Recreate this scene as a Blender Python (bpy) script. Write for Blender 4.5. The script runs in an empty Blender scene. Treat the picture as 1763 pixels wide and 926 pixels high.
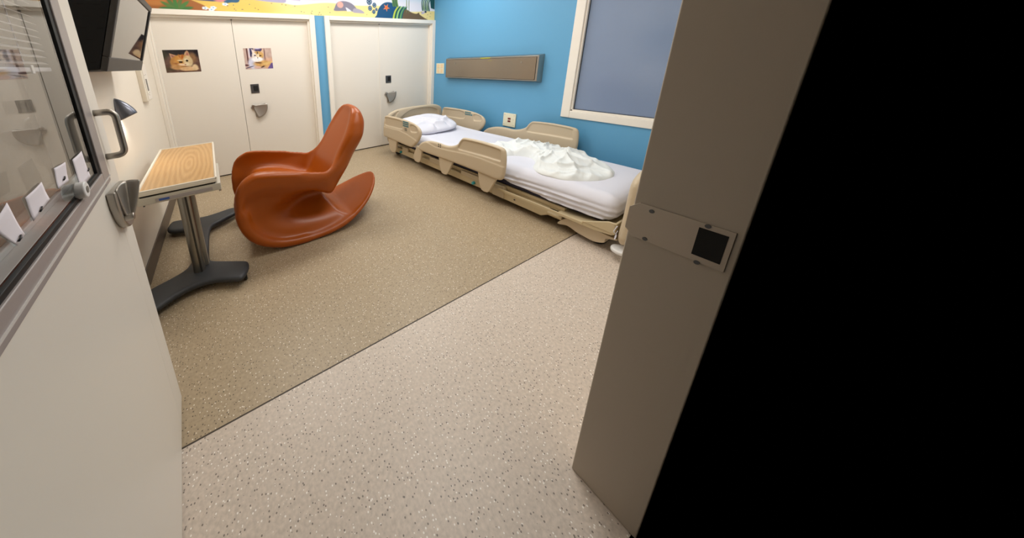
import bpy, math, random
import numpy as np
from mathutils import Matrix, Vector

# ------------------------------------------------------------------ camera
W_PX, H_PX = 1763, 926
sc = bpy.context.scene
col = sc.collection
yaw, pitch, roll = (math.radians(a) for a in (27.0819, 15.0956, -2.1472))
fw = Vector((math.sin(yaw)*math.cos(pitch), math.cos(yaw)*math.cos(pitch), -math.sin(pitch)))
rt0 = Vector((math.cos(yaw), -math.sin(yaw), 0)); up0 = rt0.cross(fw)
rt = rt0*math.cos(roll) + up0*math.sin(roll); up = -rt0*math.sin(roll) + up0*math.cos(roll)
cam_d = bpy.data.cameras.new('camera'); cam = bpy.data.objects.new('camera', cam_d); col.objects.link(cam)
M = Matrix((rt, up, -fw)).transposed().to_4x4(); M.translation = (0.54624, -3.47560, 1.23852); cam.matrix_world = M
cam_d.sensor_fit = 'HORIZONTAL'; cam_d.sensor_width = 36; cam_d.lens = 480.944/W_PX*36
cam_d.shift_x = (W_PX/2 - 630.51)/W_PX; cam_d.shift_y = -(H_PX/2 - 236.80)/W_PX
cam_d.clip_start = 0.01
sc.camera = cam
# ------------------------------------------------------------------ world, lights, exposure
wd = bpy.data.worlds.new('world'); sc.world = wd; wd.use_nodes = True
wd.node_tree.nodes['Background'].inputs[0].default_value = (0.02, 0.02, 0.022, 1)
wd.node_tree.nodes['Background'].inputs[1].default_value = 0.0
sc.view_settings.view_transform = 'Standard'; sc.view_settings.look = 'None'
sc.view_settings.gamma = 1; sc.view_settings.use_curve_mapping = False
sc.view_settings.exposure = 0.14
CEIL = 2.50
LIGHTS = [(1.05, -.90, 18.0), (2.60, -.90, 17.0), (1.85, -2.30, 14.0)]  # last entry is an added fill that brightens the front of the room
def area(name, loc, size, size_y, power, color):
    l = bpy.data.lights.new(name, 'AREA'); l.shape = 'RECTANGLE'; l.size = size; l.size_y = size_y
    l.energy = power; l.color = color
    o = bpy.data.objects.new(name, l); o.location = loc; col.objects.link(o); return o
for x, y, p in LIGHTS:
    area('troffer_light', (x, y, CEIL-0.035), 1.05, 0.42, p, (1.0, 0.965, 0.925))
try: sc.cycles.max_bounces = 8; sc.cycles.diffuse_bounces = 5; sc.cycles.glossy_bounces = 4; sc.cycles.caustics_reflective = False
except Exception: pass

# ------------------------------------------------------------------ helpers
def lin(c):
    return tuple(((x/255)/12.92 if x/255 <= .04045 else (((x/255)+.055)/1.055)**2.4) for x in c)
MATS = {}
def mat(name, rgb=None, rough=.5, metal=0, bump=0, bscale=200, var=0, vscale=3, spec=.5, coat=0, linc=None, emit=0, stretch=None):
    if name in MATS: return MATS[name]
    m = bpy.data.materials.new(name); m.use_nodes = True; nt = m.node_tree; b = nt.nodes['Principled BSDF']
    c = linc or lin(rgb)
    b.inputs['Base Color'].default_value = (*c, 1); b.inputs['Roughness'].default_value = rough
    b.inputs['Metallic'].default_value = metal; b.inputs['Specular IOR Level'].default_value = spec
    b.inputs['Coat Weight'].default_value = coat
    tc = nt.nodes.new('ShaderNodeTexCoord')
    if var:
        n = nt.nodes.new('ShaderNodeTexNoise'); n.inputs['Scale'].default_value = vscale; n.inputs['Detail'].default_value = 4
        nt.links.new(tc.outputs['Object'], n.inputs['Vector'])
        r = nt.nodes.new('ShaderNodeMapRange'); r.inputs['To Min'].default_value = 1-var; r.inputs['To Max'].default_value = 1+var
        nt.links.new(n.outputs['Fac'], r.inputs['Value'])
        mx = nt.nodes.new('ShaderNodeVectorMath'); mx.operation = 'SCALE'; mx.inputs[0].default_value = c
        nt.links.new(r.outputs['Result'], mx.inputs['Scale']); nt.links.new(mx.outputs['Vector'], b.inputs['Base Color'])
    if bump:
        n = nt.nodes.new('ShaderNodeTexNoise'); n.inputs['Scale'].default_value = bscale; n.inputs['Detail'].default_value = 3
        src = tc.outputs['Object']
        if stretch:
            mp = nt.nodes.new('ShaderNodeMapping'); mp.inputs['Scale'].default_value = stretch
            nt.links.new(src, mp.inputs['Vector']); src = mp.outputs['Vector']
        nt.links.new(src, n.inputs['Vector'])
        bp = nt.nodes.new('ShaderNodeBump'); bp.inputs['Strength'].default_value = bump; bp.inputs['Distance'].default_value = .002
        nt.links.new(n.outputs['Fac'], bp.inputs['Height']); nt.links.new(bp.outputs['Normal'], b.inputs['Normal'])
    if emit:
        b.inputs['Emission Color'].default_value = (*c, 1); b.inputs['Emission Strength'].default_value = emit
    MATS[name] = m; return m

def tag(o, label=None, cat=None, group=None, kind=None):
    if label: o['label'] = label
    if cat: o['category'] = cat
    if group: o['group'] = group
    if kind: o['kind'] = kind
    return o
def empty(name, loc=(0, 0, 0), rz=0):
    o = bpy.data.objects.new(name, None); o.location = loc; o.rotation_euler = (0, 0, rz); o.empty_display_size = .1
    col.objects.link(o); return o
def mesh_obj(name, v, f, m, parent=None, smooth=False, bevel=0, seg=2, loc=None, rot=None):
    me = bpy.data.meshes.new(name)
    if isinstance(v, np.ndarray): v = v.tolist()
    if isinstance(f, np.ndarray): f = f.tolist()
    me.from_pydata(v, [], f); me.update()
    if m: me.materials.append(m)
    o = bpy.data.objects.new(name, me); col.objects.link(o)
    if parent: o.parent = parent
    if loc: o.location = loc
    if rot: o.rotation_euler = rot
    if smooth:
        me.polygons.foreach_set('use_smooth', [True]*len(me.polygons))
    if bevel:
        b = o.modifiers.new('bevel', 'BEVEL'); b.width = bevel; b.segments = seg; b.limit_method = 'ANGLE'; b.angle_limit = math.radians(40)
        b.harden_normals = False
        if not smooth:
            me.polygons.foreach_set('use_smooth', [True]*len(me.polygons))
            try:
                w = o.modifiers.new('wn', 'WEIGHTED_NORMAL'); w.keep_sharp = True
            except Exception: pass
    return o
class MB:
    def __init__(s): s.v = []; s.f = []
    def box(s, x0, x1, y0, y1, z0, z1):
        i = len(s.v)
        s.v += [(x0,y0,z0),(x1,y0,z0),(x1,y1,z0),(x0,y1,z0),(x0,y0,z1),(x1,y0,z1),(x1,y1,z1),(x0,y1,z1)]
        s.f += [[i+a for a in q] for q in ((0,3,2,1),(4,5,6,7),(0,1,5,4),(1,2,6,5),(2,3,7,6),(3,0,4,7))]; return s
    def prism(s, poly, axis, a0, a1, scale1=None):
        """poly in the two remaining axes (xyz order); extruded along axis"""
        n = len(poly); i = len(s.v)
        cx = sum(p[0] for p in poly)/n; cy = sum(p[1] for p in poly)/n
        for k, a in enumerate((a0, a1)):
            for p in poly:
                q = p if (k == 0 or not scale1) else (cx+(p[0]-cx)*scale1, cy+(p[1]-cy)*scale1)
                s.v.append({'x': (a, q[0], q[1]), 'y': (q[0], a, q[1]), 'z': (q[0], q[1], a)}[axis])
        ar = sum(poly[k][0]*poly[(k+1) % n][1]-poly[(k+1) % n][0]*poly[k][1] for k in range(n))
        flip = (ar > 0) ^ (axis == 'y') ^ (a1 < a0)
        b = [i+k for k in range(n)]; t = [i+n+k for k in range(n)]
        if flip:
            s.f += [b[::-1], t]; s.f += [[b[k], b[(k+1) % n], t[(k+1) % n], t[k]] for k in range(n)]
        else:
            s.f += [b, t[::-1]]; s.f += [[b[(k+1) % n], b[k], t[k], t[(k+1) % n]] for k in range(n)]
        return s
    def tube(s, pts, r, n=12, caps=True, close=False):
        P = [Vector(p) for p in pts]; i0 = len(s.v); prev = None
        for k, p in enumerate(P):
            if close: d = P[(k+1) % len(P)]-P[k-1]
            else: d = P[min(k+1, len(P)-1)]-P[max(k-1, 0)]
            d.normalize()
            if prev is None:
                a = d.orthogonal().normalized()
            else:
                a = (prev - d*prev.dot(d)).normalized()
            prev = a; b = d.cross(a)
            rr = r[k] if isinstance(r, (list, tuple)) else r
            for j in range(n):
                t = 2*math.pi*j/n; q = p + a*math.cos(t)*rr + b*math.sin(t)*rr; s.v.append(tuple(q))
        K = len(P)
        for k in range(K if close else K-1):
            for j in range(n):
                a = i0+k*n+j; b = i0+k*n+(j+1) % n; c = i0+((k+1) % K)*n+(j+1) % n; d = i0+((k+1) % K)*n+j
                s.f.append([a, b, c, d])
        if caps and not close:
            s.f.append([i0+j for j in range(n)][::-1]); s.f.append([i0+(K-1)*n+j for j in range(n)])
        return s
    def cyl(s, p0, p1, r, n=20): return s.tube([p0, p1], r, n)
    def build(s, name, m, parent=None, bevel=0, smooth=False, seg=2, loc=None, rot=None):
        return mesh_obj(name, s.v, s.f, m, parent, smooth, bevel, seg, loc, rot)
def B(name, m, x0, x1, y0, y1, z0, z1, parent=None, bevel=0, seg=2):
    return MB().box(x0, x1, y0, y1, z0, z1).build(name, m, parent, bevel, seg=seg)
def curve_pts(pts, n=6, close=False):
    """Catmull-Rom"""
    P = [np.array(p, float) for p in pts]; out = []
    K = len(P); rng = range(K if close else K-1)
    for i in rng:
        p0 = P[i-1] if (i > 0 or close) else P[0]; p1 = P[i]; p2 = P[(i+1) % K]
        p3 = P[(i+2) % K] if (close or i+2 < K) else P[K-1]
        for j in range(n):
            t = j/n
            out.append(tuple(.5*((2*p1)+(-p0+p2)*t+(2*p0-5*p1+4*p2-p3)*t*t+(-p0+3*p1-3*p2+p3)*t**3)))
    if not close: out.append(tuple(P[-1]))
    return out
def fillet(pts, r, n=6):
    """round the corners of an open 3-D path"""
    P = [Vector(p) for p in pts]; out = [P[0]]
    for i in range(1, len(P)-1):
        a = (P[i-1]-P[i]).normalized(); b = (P[i+1]-P[i]).normalized()
        s = P[i]+a*r; e = P[i]+b*r
        for j in range(n+1):
            t = j/n; out.append((1-t)**2*s+2*t*(1-t)*P[i]+t*t*e)
    out.append(P[-1]); return out
# ---- signed distance modelling
def sd_poly(X, Y, poly):
    d = np.full(X.shape, 1e9); s = np.ones(X.shape); n = len(poly)
    for i in range(n):
        ax, ay = poly[i]; bx, by = poly[i-1]
        ex, ey = bx-ax, by-ay; wx, wy = X-ax, Y-ay
        t = np.clip((wx*ex+wy*ey)/(ex*ex+ey*ey+1e-12), 0, 1)
        d = np.minimum(d, (wx-ex*t)**2+(wy-ey*t)**2)
        c1 = Y >= ay; c2 = Y < by; c3 = ex*wy > ey*wx
        fl = (c1 & c2 & c3) | (~c1 & ~c2 & ~c3)
        s = np.where(fl, -s, s)
    return s*np.sqrt(d)
def smin(a, b, k):
    h = np.clip(.5+.5*(b-a)/k, 0, 1); return b*(1-h)+a*h-k*h*(1-h)
def smax(a, b, k): return -smin(-a, -b, k)
def grid(b, h):
    ax = [np.arange(b[2*i], b[2*i+1]+h, h) for i in range(3)]
    return np.meshgrid(*ax, indexing='ij')
def snet(F, o, h, smooth=1):
    S = F < 0; nx, ny, nz = F.shape
    acc = np.zeros((nx-1, ny-1, nz-1, 3)); cnt = np.zeros((nx-1, ny-1, nz-1)); quads = []
    I = np.stack(np.meshgrid(np.arange(nx), np.arange(ny), np.arange(nz), indexing='ij'), -1)
    cross_l = []
    for ax in range(3):
        sl0 = [slice(None)]*3; sl1 = [slice(None)]*3; sl0[ax] = slice(0, -1); sl1[ax] = slice(1, None)
        f0 = F[tuple(sl0)]; f1 = F[tuple(sl1)]; cr = S[tuple(sl0)] != S[tuple(sl1)]
        idx = np.argwhere(cr); t = f0[cr]/(f0[cr]-f1[cr]); pos = idx.astype(float); pos[:, ax] += t
        o1, o2 = [a for a in range(3) if a != ax]; cells = []
        ok = (idx[:, o1] > 0) & (idx[:, o2] > 0) & (idx[:, o1] < F.shape[o1]-1) & (idx[:, o2] < F.shape[o2]-1)
        idx = idx[ok]; pos = pos[ok]; s0 = S[tuple(idx.T)]
        for da, db in ((1, 1), (0, 1), (0, 0), (1, 0)):
            c = idx.copy(); c[:, o1] -= da; c[:, o2] -= db; cells.append(c)
            np.add.at(acc, tuple(c.T), pos); np.add.at(cnt, tuple(c.T), 1)
        cross_l.append((ax, cells, s0))
    ids = -np.ones(cnt.shape, int); m = cnt > 0; ids[m] = np.arange(m.sum())
    V = acc[m]/cnt[m][:, None]
    for ax, cells, s0 in cross_l:
        q = np.stack([ids[tuple(c.T)] for c in cells], 1)
        fl = s0 if ax != 1 else ~s0
        q[~fl] = q[~fl][:, ::-1]; quads.append(q)
    Q = np.concatenate(quads)
    V = V*h+np.array(o)
    for _ in range(smooth):
        s = np.zeros_like(V); c = np.zeros(len(V))
        for k in range(4):
            a = Q[:, k]; b = Q[:, (k+1) % 4]
            np.add.at(s, a, V[b]); np.add.at(c, a, 1); np.add.at(s, b, V[a]); np.add.at(c, b, 1)
        V = V*.4+.6*s/np.maximum(c, 1)[:, None]
    return V, Q
def sdf_obj(name, fn, b, h, m, parent=None, smooth=1, loc=None, rot=None):
    X, Y, Z = grid(b, h); F = fn(X, Y, Z); V, Q = snet(F, (b[0], b[2], b[4]), h, smooth)
    return mesh_obj(name, V, Q, m, parent, True, loc=loc, rot=rot)
rng = np.random.RandomState(7)
def waves(n, kmin, kmax, seed):
    r = np.random.RandomState(seed); a = r.uniform(0, 2*np.pi, n); k = np.exp(r.uniform(np.log(kmin), np.log(kmax), n))
    ph = r.uniform(0, 2*np.pi, n)
    return lambda X, Y: sum(np.sin(k[i]*(X*np.cos(a[i])+Y*np.sin(a[i]))+ph[i])/(k[i]/kmin)**.7 for i in range(n))/n**.5

# ------------------------------------------------------------------ materials
cream = mat('cream paint', (236, 228, 214), .45, bump=.12, bscale=350)
cream_door = mat('cream door paint', (232, 226, 216), .4, bump=.05, bscale=120, stretch=(1, 1, .1))
white_trim = mat('white trim paint', (240, 234, 224), .4, bump=.03)
blue = mat('blue wall paint', (98, 164, 206), .5, bump=.15, bscale=350)
ceil_m = mat('ceiling paint', (235, 233, 228), .9, bump=.3, bscale=120)
base_m = mat('brown vinyl baseboard', (92, 80, 70), .45, bump=.05)
taupe = mat('taupe frame paint', (188, 177, 162), .42, bump=.1, bscale=60, stretch=(1, 1, .15))
steel = mat('brushed steel', (172, 166, 158), .34, 1, bump=.25, bscale=60, stretch=(1, 1, 14))
steel_sheet = mat('brushed steel sheet', (160, 148, 134), .25, 1, bump=.3, bscale=40, stretch=(1, 1, 16))
chrome = mat('satin nickel', (170, 166, 160), .22, 1)
satin = mat('satin cast lever metal', (176, 170, 162), .40, .72)
dark_metal = mat('dark grey metal', (92, 92, 94), .4, .7)
alu = mat('anodised aluminium', (168, 160, 158), .42, .15, bump=.05)
rubber = mat('black rubber', (14, 14, 15), .6)
beige = mat('beige moulded plastic', (198, 182, 156), .42, bump=.12, bscale=500)
beige_in = mat('beige inset plastic', (196, 182, 156), .45, bump=.1, bscale=500)
beige_steel = mat('beige painted steel', (196, 180, 146), .4, bump=.05)
orange = mat('orange moulded plastic', (162, 78, 12), .34, bump=.05, bscale=400, spec=.38)
linen = mat('white linen', (222, 223, 234), .85, bump=.35, bscale=700, spec=.1)
terry = mat('white cotton blanket', (236, 240, 240), .95, bump=.8, bscale=450, spec=.05)
navy = mat('navy mattress vinyl', (24, 26, 58), .5)
char = mat('charcoal cast plastic', (52, 54, 58), .5, bump=.1)
black = mat('matt black steel', (20, 20, 21), .6, spec=.25)
bezel_m = mat('dark grey bezel', (52, 49, 48), .45)
plate_m = mat('ivory wall plate', (236, 232, 206), .35)
paper_m = mat('white paper', (236, 230, 238), .8)
clip_m = mat('black clip', (24, 22, 28), .4)
teal = mat('teal plastic', (40, 150, 160), .4)
red_m = mat('dark red plastic', (120, 20, 18), .35)
sock = mat('grey slot', (120, 116, 110), .5)
yellow = mat('yellow label', (200, 200, 30), .5)
blue_lab = mat('blue label', (60, 90, 160), .4)
dark_hole = mat('dark recess', (12, 10, 10), .8)
bumper = mat('white rubber bumper', (222, 222, 222), .5)

def floor_mat(name, rgb, dark, light):
    m = bpy.data.materials.new(name); m.use_nodes = True; nt = m.node_tree; b = nt.nodes['Principled BSDF']
    tc = nt.nodes.new('ShaderNodeTexCoord'); L = nt.links.new
    base = nt.nodes.new('ShaderNodeTexNoise'); base.inputs['Scale'].default_value = 90; base.inputs['Detail'].default_value = 6
    L(tc.outputs['Object'], base.inputs['Vector'])
    cr = nt.nodes.new('ShaderNodeValToRGB'); cr.color_ramp.elements[0].position = .3; cr.color_ramp.elements[1].position = .7
    a = lin(rgb); cr.color_ramp.elements[0].color = (*[x*.86 for x in a], 1); cr.color_ramp.elements[1].color = (*[min(1, x*1.12) for x in a], 1)
    L(base.outputs['Fac'], cr.inputs['Fac']); cur = cr.outputs['Color']
    for sc_, lo, c, off, sz in ((85, .0, light, 0, .19), (95, .0, dark, 7.3, .22), (36, .0, light, 3.1, .085)):
        mp = nt.nodes.new('ShaderNodeMapping'); mp.inputs['Location'].default_value = (off, off, off); L(tc.outputs['Object'], mp.inputs['Vector'])
        v = nt.nodes.new('ShaderNodeTexVoronoi'); v.inputs['Scale'].default_value = sc_; L(mp.outputs['Vector'], v.inputs['Vector'])
        lt = nt.nodes.new('ShaderNodeMath'); lt.operation = 'LESS_THAN'; lt.inputs[1].default_value = sz; L(v.outputs['Distance'], lt.inputs[0])
        g = nt.nodes.new('ShaderNodeSeparateColor'); L(v.outputs['Color'], g.inputs['Color'])
        gt = nt.nodes.new('ShaderNodeMath'); gt.operation = 'GREATER_THAN'; gt.inputs[1].default_value = .45; L(g.outputs['Red'], gt.inputs[0])
        mu = nt.nodes.new('ShaderNodeMath'); mu.operation = 'MULTIPLY'; L(lt.outputs[0], mu.inputs[0]); L(gt.outputs[0], mu.inputs[1])
        mx = nt.nodes.new('ShaderNodeMix'); mx.data_type = 'RGBA'; L(mu.outputs[0], mx.inputs['Factor']); L(cur, mx.inputs['A'])
        mx.inputs['B'].default_value = (*lin(c), 1); cur = mx.outputs['Result']
    L(cur, b.inputs['Base Color']); b.inputs['Roughness'].default_value = .38
    b.inputs['Specular IOR Level'].default_value = .35
    bp = nt.nodes.new('ShaderNodeBump'); bp.inputs['Strength'].default_value = .08; bp.inputs['Distance'].default_value = .001
    L(base.outputs['Fac'], bp.inputs['Height']); L(bp.outputs['Normal'], b.inputs['Normal'])
    return m
floor_tan = floor_mat('tan speckled vinyl', (172, 154, 127), (98, 86, 70), (232, 224, 208))
floor_light = floor_mat('pale speckled vinyl', (206, 192, 178), (128, 118, 108), (244, 238, 230))

def wood_mat():
    m = bpy.data.materials.new('oak laminate'); m.use_nodes = True; nt = m.node_tree; b = nt.nodes['Principled BSDF']; L = nt.links.new
    tc = nt.nodes.new('ShaderNodeTexCoord')
    mp = nt.nodes.new('ShaderNodeMapping'); mp.inputs['Scale'].default_value = (1.0, .17, 1); mp.inputs['Location'].default_value = (-.03, .010, 0)
    L(tc.outputs['Object'], mp.inputs['Vector'])
    wv = nt.nodes.new('ShaderNodeTexWave'); wv.wave_type = 'RINGS'; wv.rings_direction = 'Z'; wv.inputs['Scale'].default_value = 13; wv.inputs['Distortion'].default_value = 5.5
    wv.inputs['Detail'].default_value = 2; wv.inputs['Detail Scale'].default_value = .9; L(mp.outputs['Vector'], wv.inputs['Vector'])
    fr = wv
    mp2 = nt.nodes.new('ShaderNodeMapping'); mp2.inputs['Scale'].default_value = (260, 9, 1); L(tc.outputs['Object'], mp2.inputs['Vector'])
    n2 = nt.nodes.new('ShaderNodeTexNoise'); n2.inputs['Scale'].default_value = 1; n2.inputs['Detail'].default_value = 3; L(mp2.outputs['Vector'], n2.inputs['Vector'])
    mx = nt.nodes.new('ShaderNodeMix'); mx.inputs['Factor'].default_value = .62; L(fr.outputs['Fac'], mx.inputs['A']); L(n2.outputs['Fac'], mx.inputs['B'])
    cr = nt.nodes.new('ShaderNodeValToRGB'); e = cr.color_ramp.elements
    e[0].position = .10; e[0].color = (*lin((178, 132, 78)), 1); e[1].position = .85; e[1].color = (*lin((208, 168, 112)), 1)
    L(mx.outputs['Result'], cr.inputs['Fac']); L(cr.outputs['Color'], b.inputs['Base Color'])
    b.inputs['Roughness'].default_value = .3
    return m
oak = wood_mat()
def attr_mat(name, rough=.35):
    m = bpy.data.materials.new(name); m.use_nodes = True; nt = m.node_tree; b = nt.nodes['Principled BSDF']
    a = nt.nodes.new('ShaderNodeAttribute'); a.attribute_name = 'print'
    nt.links.new(a.outputs['Color'], b.inputs['Base Color']); b.inputs['Roughness'].default_value = rough; return m
def glass_mat(name, tint, ior):
    m = bpy.data.materials.new(name); m.use_nodes = True; nt = m.node_tree
    for n in list(nt.nodes):
        if n.type == 'BSDF_PRINCIPLED': nt.nodes.remove(n)
    out = [n for n in nt.nodes if n.type == 'OUTPUT_MATERIAL'][0]
    t = nt.nodes.new('ShaderNodeBsdfTransparent'); t.inputs[0].default_value = (*tint, 1)
    g = nt.nodes.new('ShaderNodeBsdfGlossy'); g.inputs['Roughness'].default_value = .005; g.inputs[0].default_value = (1, 1, 1, 1)
    f = nt.nodes.new('ShaderNodeFresnel'); f.inputs[0].default_value = ior
    ge = nt.nodes.new('ShaderNodeNewGeometry'); inv = nt.nodes.new('ShaderNodeMath'); inv.operation = 'SUBTRACT'; inv.inputs[0].default_value = 1; nt.links.new(ge.outputs['Backfacing'], inv.inputs[1])
    mu = nt.nodes.new('ShaderNodeMath'); mu.operation = 'MULTIPLY'; nt.links.new(f.outputs[0], mu.inputs[0]); nt.links.new(inv.outputs[0], mu.inputs[1])
    x = nt.nodes.new('ShaderNodeMixShader'); nt.links.new(mu.outputs[0], x.inputs[0]); nt.links.new(t.outputs[0], x.inputs[1]); nt.links.new(g.outputs[0], x.inputs[2])
    nt.links.new(x.outputs[0], out.inputs['Surface']); return m
door_glass = glass_mat('door glazing', (.94, .94, .94), 1.65)
back_glass = glass_mat('tinted back glazing', (.62, .61, .60), 1.3)

# ------------------------------------------------------------------ room shell
XW, YF = 3.536, -3.256          # blue wall, inner face of the doorway wall
tag(B('floor', floor_tan, 0, XW, -2.597, .12, -.05, 0), kind='structure')
tag(B('floor', floor_light, 0, XW, -3.39, -2.603, -.05, 0), kind='structure')
tag(B('trim_1', mat('floor seam', (70, 60, 50), .6), 0, XW, -2.603, -2.597, -.05, -.0005), kind='structure')
tag(B('ceiling', ceil_m, -.12, XW+.12, -3.39, .12, CEIL, CEIL+.05), kind='structure')
tag(B('wall_left', cream, -.12, 0, -3.39, .12, 0, CEIL), kind='structure')
# blue wall with the window opening
wy0, wy1, wz0, wz1 = -3.06, -1.965, .685, 1.83
w = MB(); w.box(XW, XW+.12, wy1, .12, 0, CEIL); w.box(XW, XW+.12, -3.39, wy0, 0, CEIL)
w.box(XW, XW+.12, wy0, wy1, 0, wz0); w.box(XW, XW+.12, wy0, wy1, wz1, CEIL)
tag(w.build('wall_right', blue), kind='structure')
# back wall: blue strip and everything above the closet doors
w = MB(); w.box(1.65, 1.835, 0, .12, 0, 1.79); w.box(0, XW, 0, .12, 1.79, CEIL)
w.box(0, XW, .10, .12, 0, 1.79)
tag(w.build('wall_back', blue), kind='structure')
# wall around the entry doorway
w = MB(); w.box(0, .215, -3.39, YF, 0, CEIL); w.box(1.345, XW, -3.39, YF, 0, CEIL); w.box(.215, 1.345, -3.39, YF, 1.86, CEIL)
tag(w.build('wall_front', cream), kind='structure')
tag(B('baseboard_left', base_m, 0, .008, YF, -.02, 0, .112, bevel=.002), kind='structure')
tag(B('baseboard_right', base_m, XW-.008, XW, YF, 0, 0, .112, bevel=.002), kind='structure')

# ------------------------------------------------------------------ closet doors
def paddle(parent, px, pz, py, mirror=1, hm=.45, sc_=1):
    """fan shaped paddle pull on a leaf whose face is the plane y=py (faces -y)"""
    e = []
    base = [(px-.025*mirror, pz-.01)]
    n = 14
    for k in range(n+1):
        th = math.radians(12-92*k/n); R = (.148-.010*(k/n)+.010*math.sin(math.pi*k/n))*sc_
        base.append((px+mirror*(R*math.cos(th)-.005), pz+R*math.sin(th)*.95-.003 if k else pz+.022))
    base += [(px+mirror*.018, pz-.09), (px+mirror*.006, pz-.055), (px-.02*mirror, pz-.03)]
    bp = MB().prism(base, 'y', py-.014, py).build('escutcheon', satin, parent, .004)
    V = []; F = []; nr, nt_ = 10, 14
    for i in range(nr+1):
        for k in range(nt_+1):
            a = k/nt_; th = math.radians(6-80*a); r = (i/nr)*(.156-.010*a+.010*math.sin(a*math.pi))*sc_
            rr = max(r, .012)
            hgt = .020+.040*hm*(i/nr)**1.3*(1-.35*a)+.016*hm*(abs(2*a-1)**2)*(i/nr)
            V.append((px+mirror*rr*math.cos(th), py-hgt, pz+rr*math.sin(th)))
    for i in range(nr):
        for k in range(nt_):
            q = i*(nt_+1)+k; F.append([q, q+1, q+nt_+2, q+nt_+1])
    pd = mesh_obj('paddle', V, F, satin, bp, True)
    s = pd.modifiers.new('s', 'SOLIDIFY'); s.thickness = .004
    MB().cyl((px, py-.034, pz), (px, py-.008, pz), .017).build('pivot', steel, bp, .004)
    return bp
def closet(name, x0, x1, xs, ox0, ox1, seam_w, hx):
    d = empty(name, ((x0+x1)/2, .04, 0)); tag(d, kind='structure'); cx, cy = d.location[0], d.location[1]
    def P(o): o.location = (-cx, -cy, 0); return o
    H = 1.75
    m = MB()
    poly = lambda a, b, c, dd: m.box(a, b, -.014, .012, c, dd)
    m.box(ox0, x0, -.030, .10, 0, 1.80); m.box(x1, ox1, -.030, .10, 0, 1.80); m.box(x0, x1, -.030, .10, H, 1.80)
    P(m.build('door_frame', white_trim, d, .004))
    m = MB(); t = .018                                      # inner stop, one step back
    m.box(x0, x0+t, .0, .04, 0, H-t); m.box(x1-t, x1, .0, .04, 0, H-t); m.box(x0, x1, .0, .04, H-t, H)
    P(m.build('door_stop', white_trim, d, .003))
    g = .0018
    for a, b in ((x0+.003, xs-g), (xs+g, x1-.003)):
        P(B('door_leaf', cream_door, a, b, .04, .085, .014, H-.004, d, .0015))
    P(B('gap_shade_strip', dark_hole, x0, x1, .05, .09, 0, .012, d))  # black strip paints in the shade of the gap below the leaves
    if seam_w: P(B('astragal', cream_door, xs-.006, xs+seam_w, .034, .041, .02, H-.01, d, .001))
    P(MB().cyl((xs+.002, .028, H-t-.002), (xs+.002, .04, H-t-.002), .008).build('catch', dark_metal, d))
    bo = P(B('thumb_bolt', dark_metal, hx+.008, hx+.099, .034, .041, .937, 1.040, d, .001))
    o = B('turn_piece', dark_hole, hx+.040, hx+.088, .028, .035, .963, 1.021, bo, .001)
    P2 = paddle(d, hx+.005, .792, .04); P(P2)
    return d
closet('door_1', .040, 1.614, .770, .0, 1.678, 0, .862)
closet('door_2', 1.866, 3.479, 2.598, 1.804, XW, .030, 2.685)

# ------------------------------------------------------------------ painted mural and posters
def painted(name, x0, x1, z0, z1, nx, nz, y, fn, m, parent=None, thick=.001):
    X, Z = np.meshgrid(np.linspace(x0, x1, nx), np.linspace(z0, z1, nz), indexing='ij')
    C = fn(X, Z, (X-x0)/(x1-x0), (z1-Z)/(z1-z0))
    C = np.clip(C, 0, 255)/255.; C = np.where(C <= .04045, C/12.92, ((C+.055)/1.055)**2.4)
    n = nx*nz; V = np.stack([X, np.full_like(X, y), Z], -1).reshape(-1, 3)
    i = np.arange(nx-1)[:, None]*nz+np.arange(nz-1)[None]; i = i.ravel()
    F = np.stack([i, i+nz, i+nz+1, i+1], 1)
    # a closed sheet: border skirt back to the wall
    bd = np.concatenate([np.arange(nx)*nz, (nx-1)*nz+np.arange(nz), (np.arange(nx)*nz+nz-1)[::-1], np.arange(nz)[::-1]])
    Vb = V[bd].copy(); Vb[:, 1] += thick; k = len(bd)
    a = bd; bb = np.roll(bd, -1); c = n+(np.arange(k)+1) % k; dd = n+np.arange(k)
    F = np.concatenate([F, np.stack([a, dd, c, bb], 1)]); V = np.concatenate([V, Vb])
    cols = np.concatenate([C.reshape(-1, 3), C.reshape(-1, 3)[bd]]); cols = np.concatenate([cols, np.ones((len(cols), 1))], 1)
    o = mesh_obj(name, V, F, m, parent)
    at = o.data.color_attributes.new('print', 'FLOAT_COLOR', 'POINT'); at.data.foreach_set('color', cols.ravel().astype(np.float32))
    return o
def sstep(x, a, b): t = np.clip((x-a)/(b-a), 0, 1); return t*t*(3-2*t)
def lay(C, mask, rgb): return C*(1-mask[..., None])+np.array(rgb, float)*mask[..., None]
def pm(X, Z, poly, s=.004): return sstep(-sd_poly(X, Z, poly), -s, s)
def em(X, Z, cx, cz, rx, rz, s=.08, rot=0):
    c, sn = math.cos(rot), math.sin(rot); dx = (X-cx)*c+(Z-cz)*sn; dz = -(X-cx)*sn+(Z-cz)*c
    return sstep(1-np.sqrt((dx/rx)**2+(dz/rz)**2), -s, s)
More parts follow.
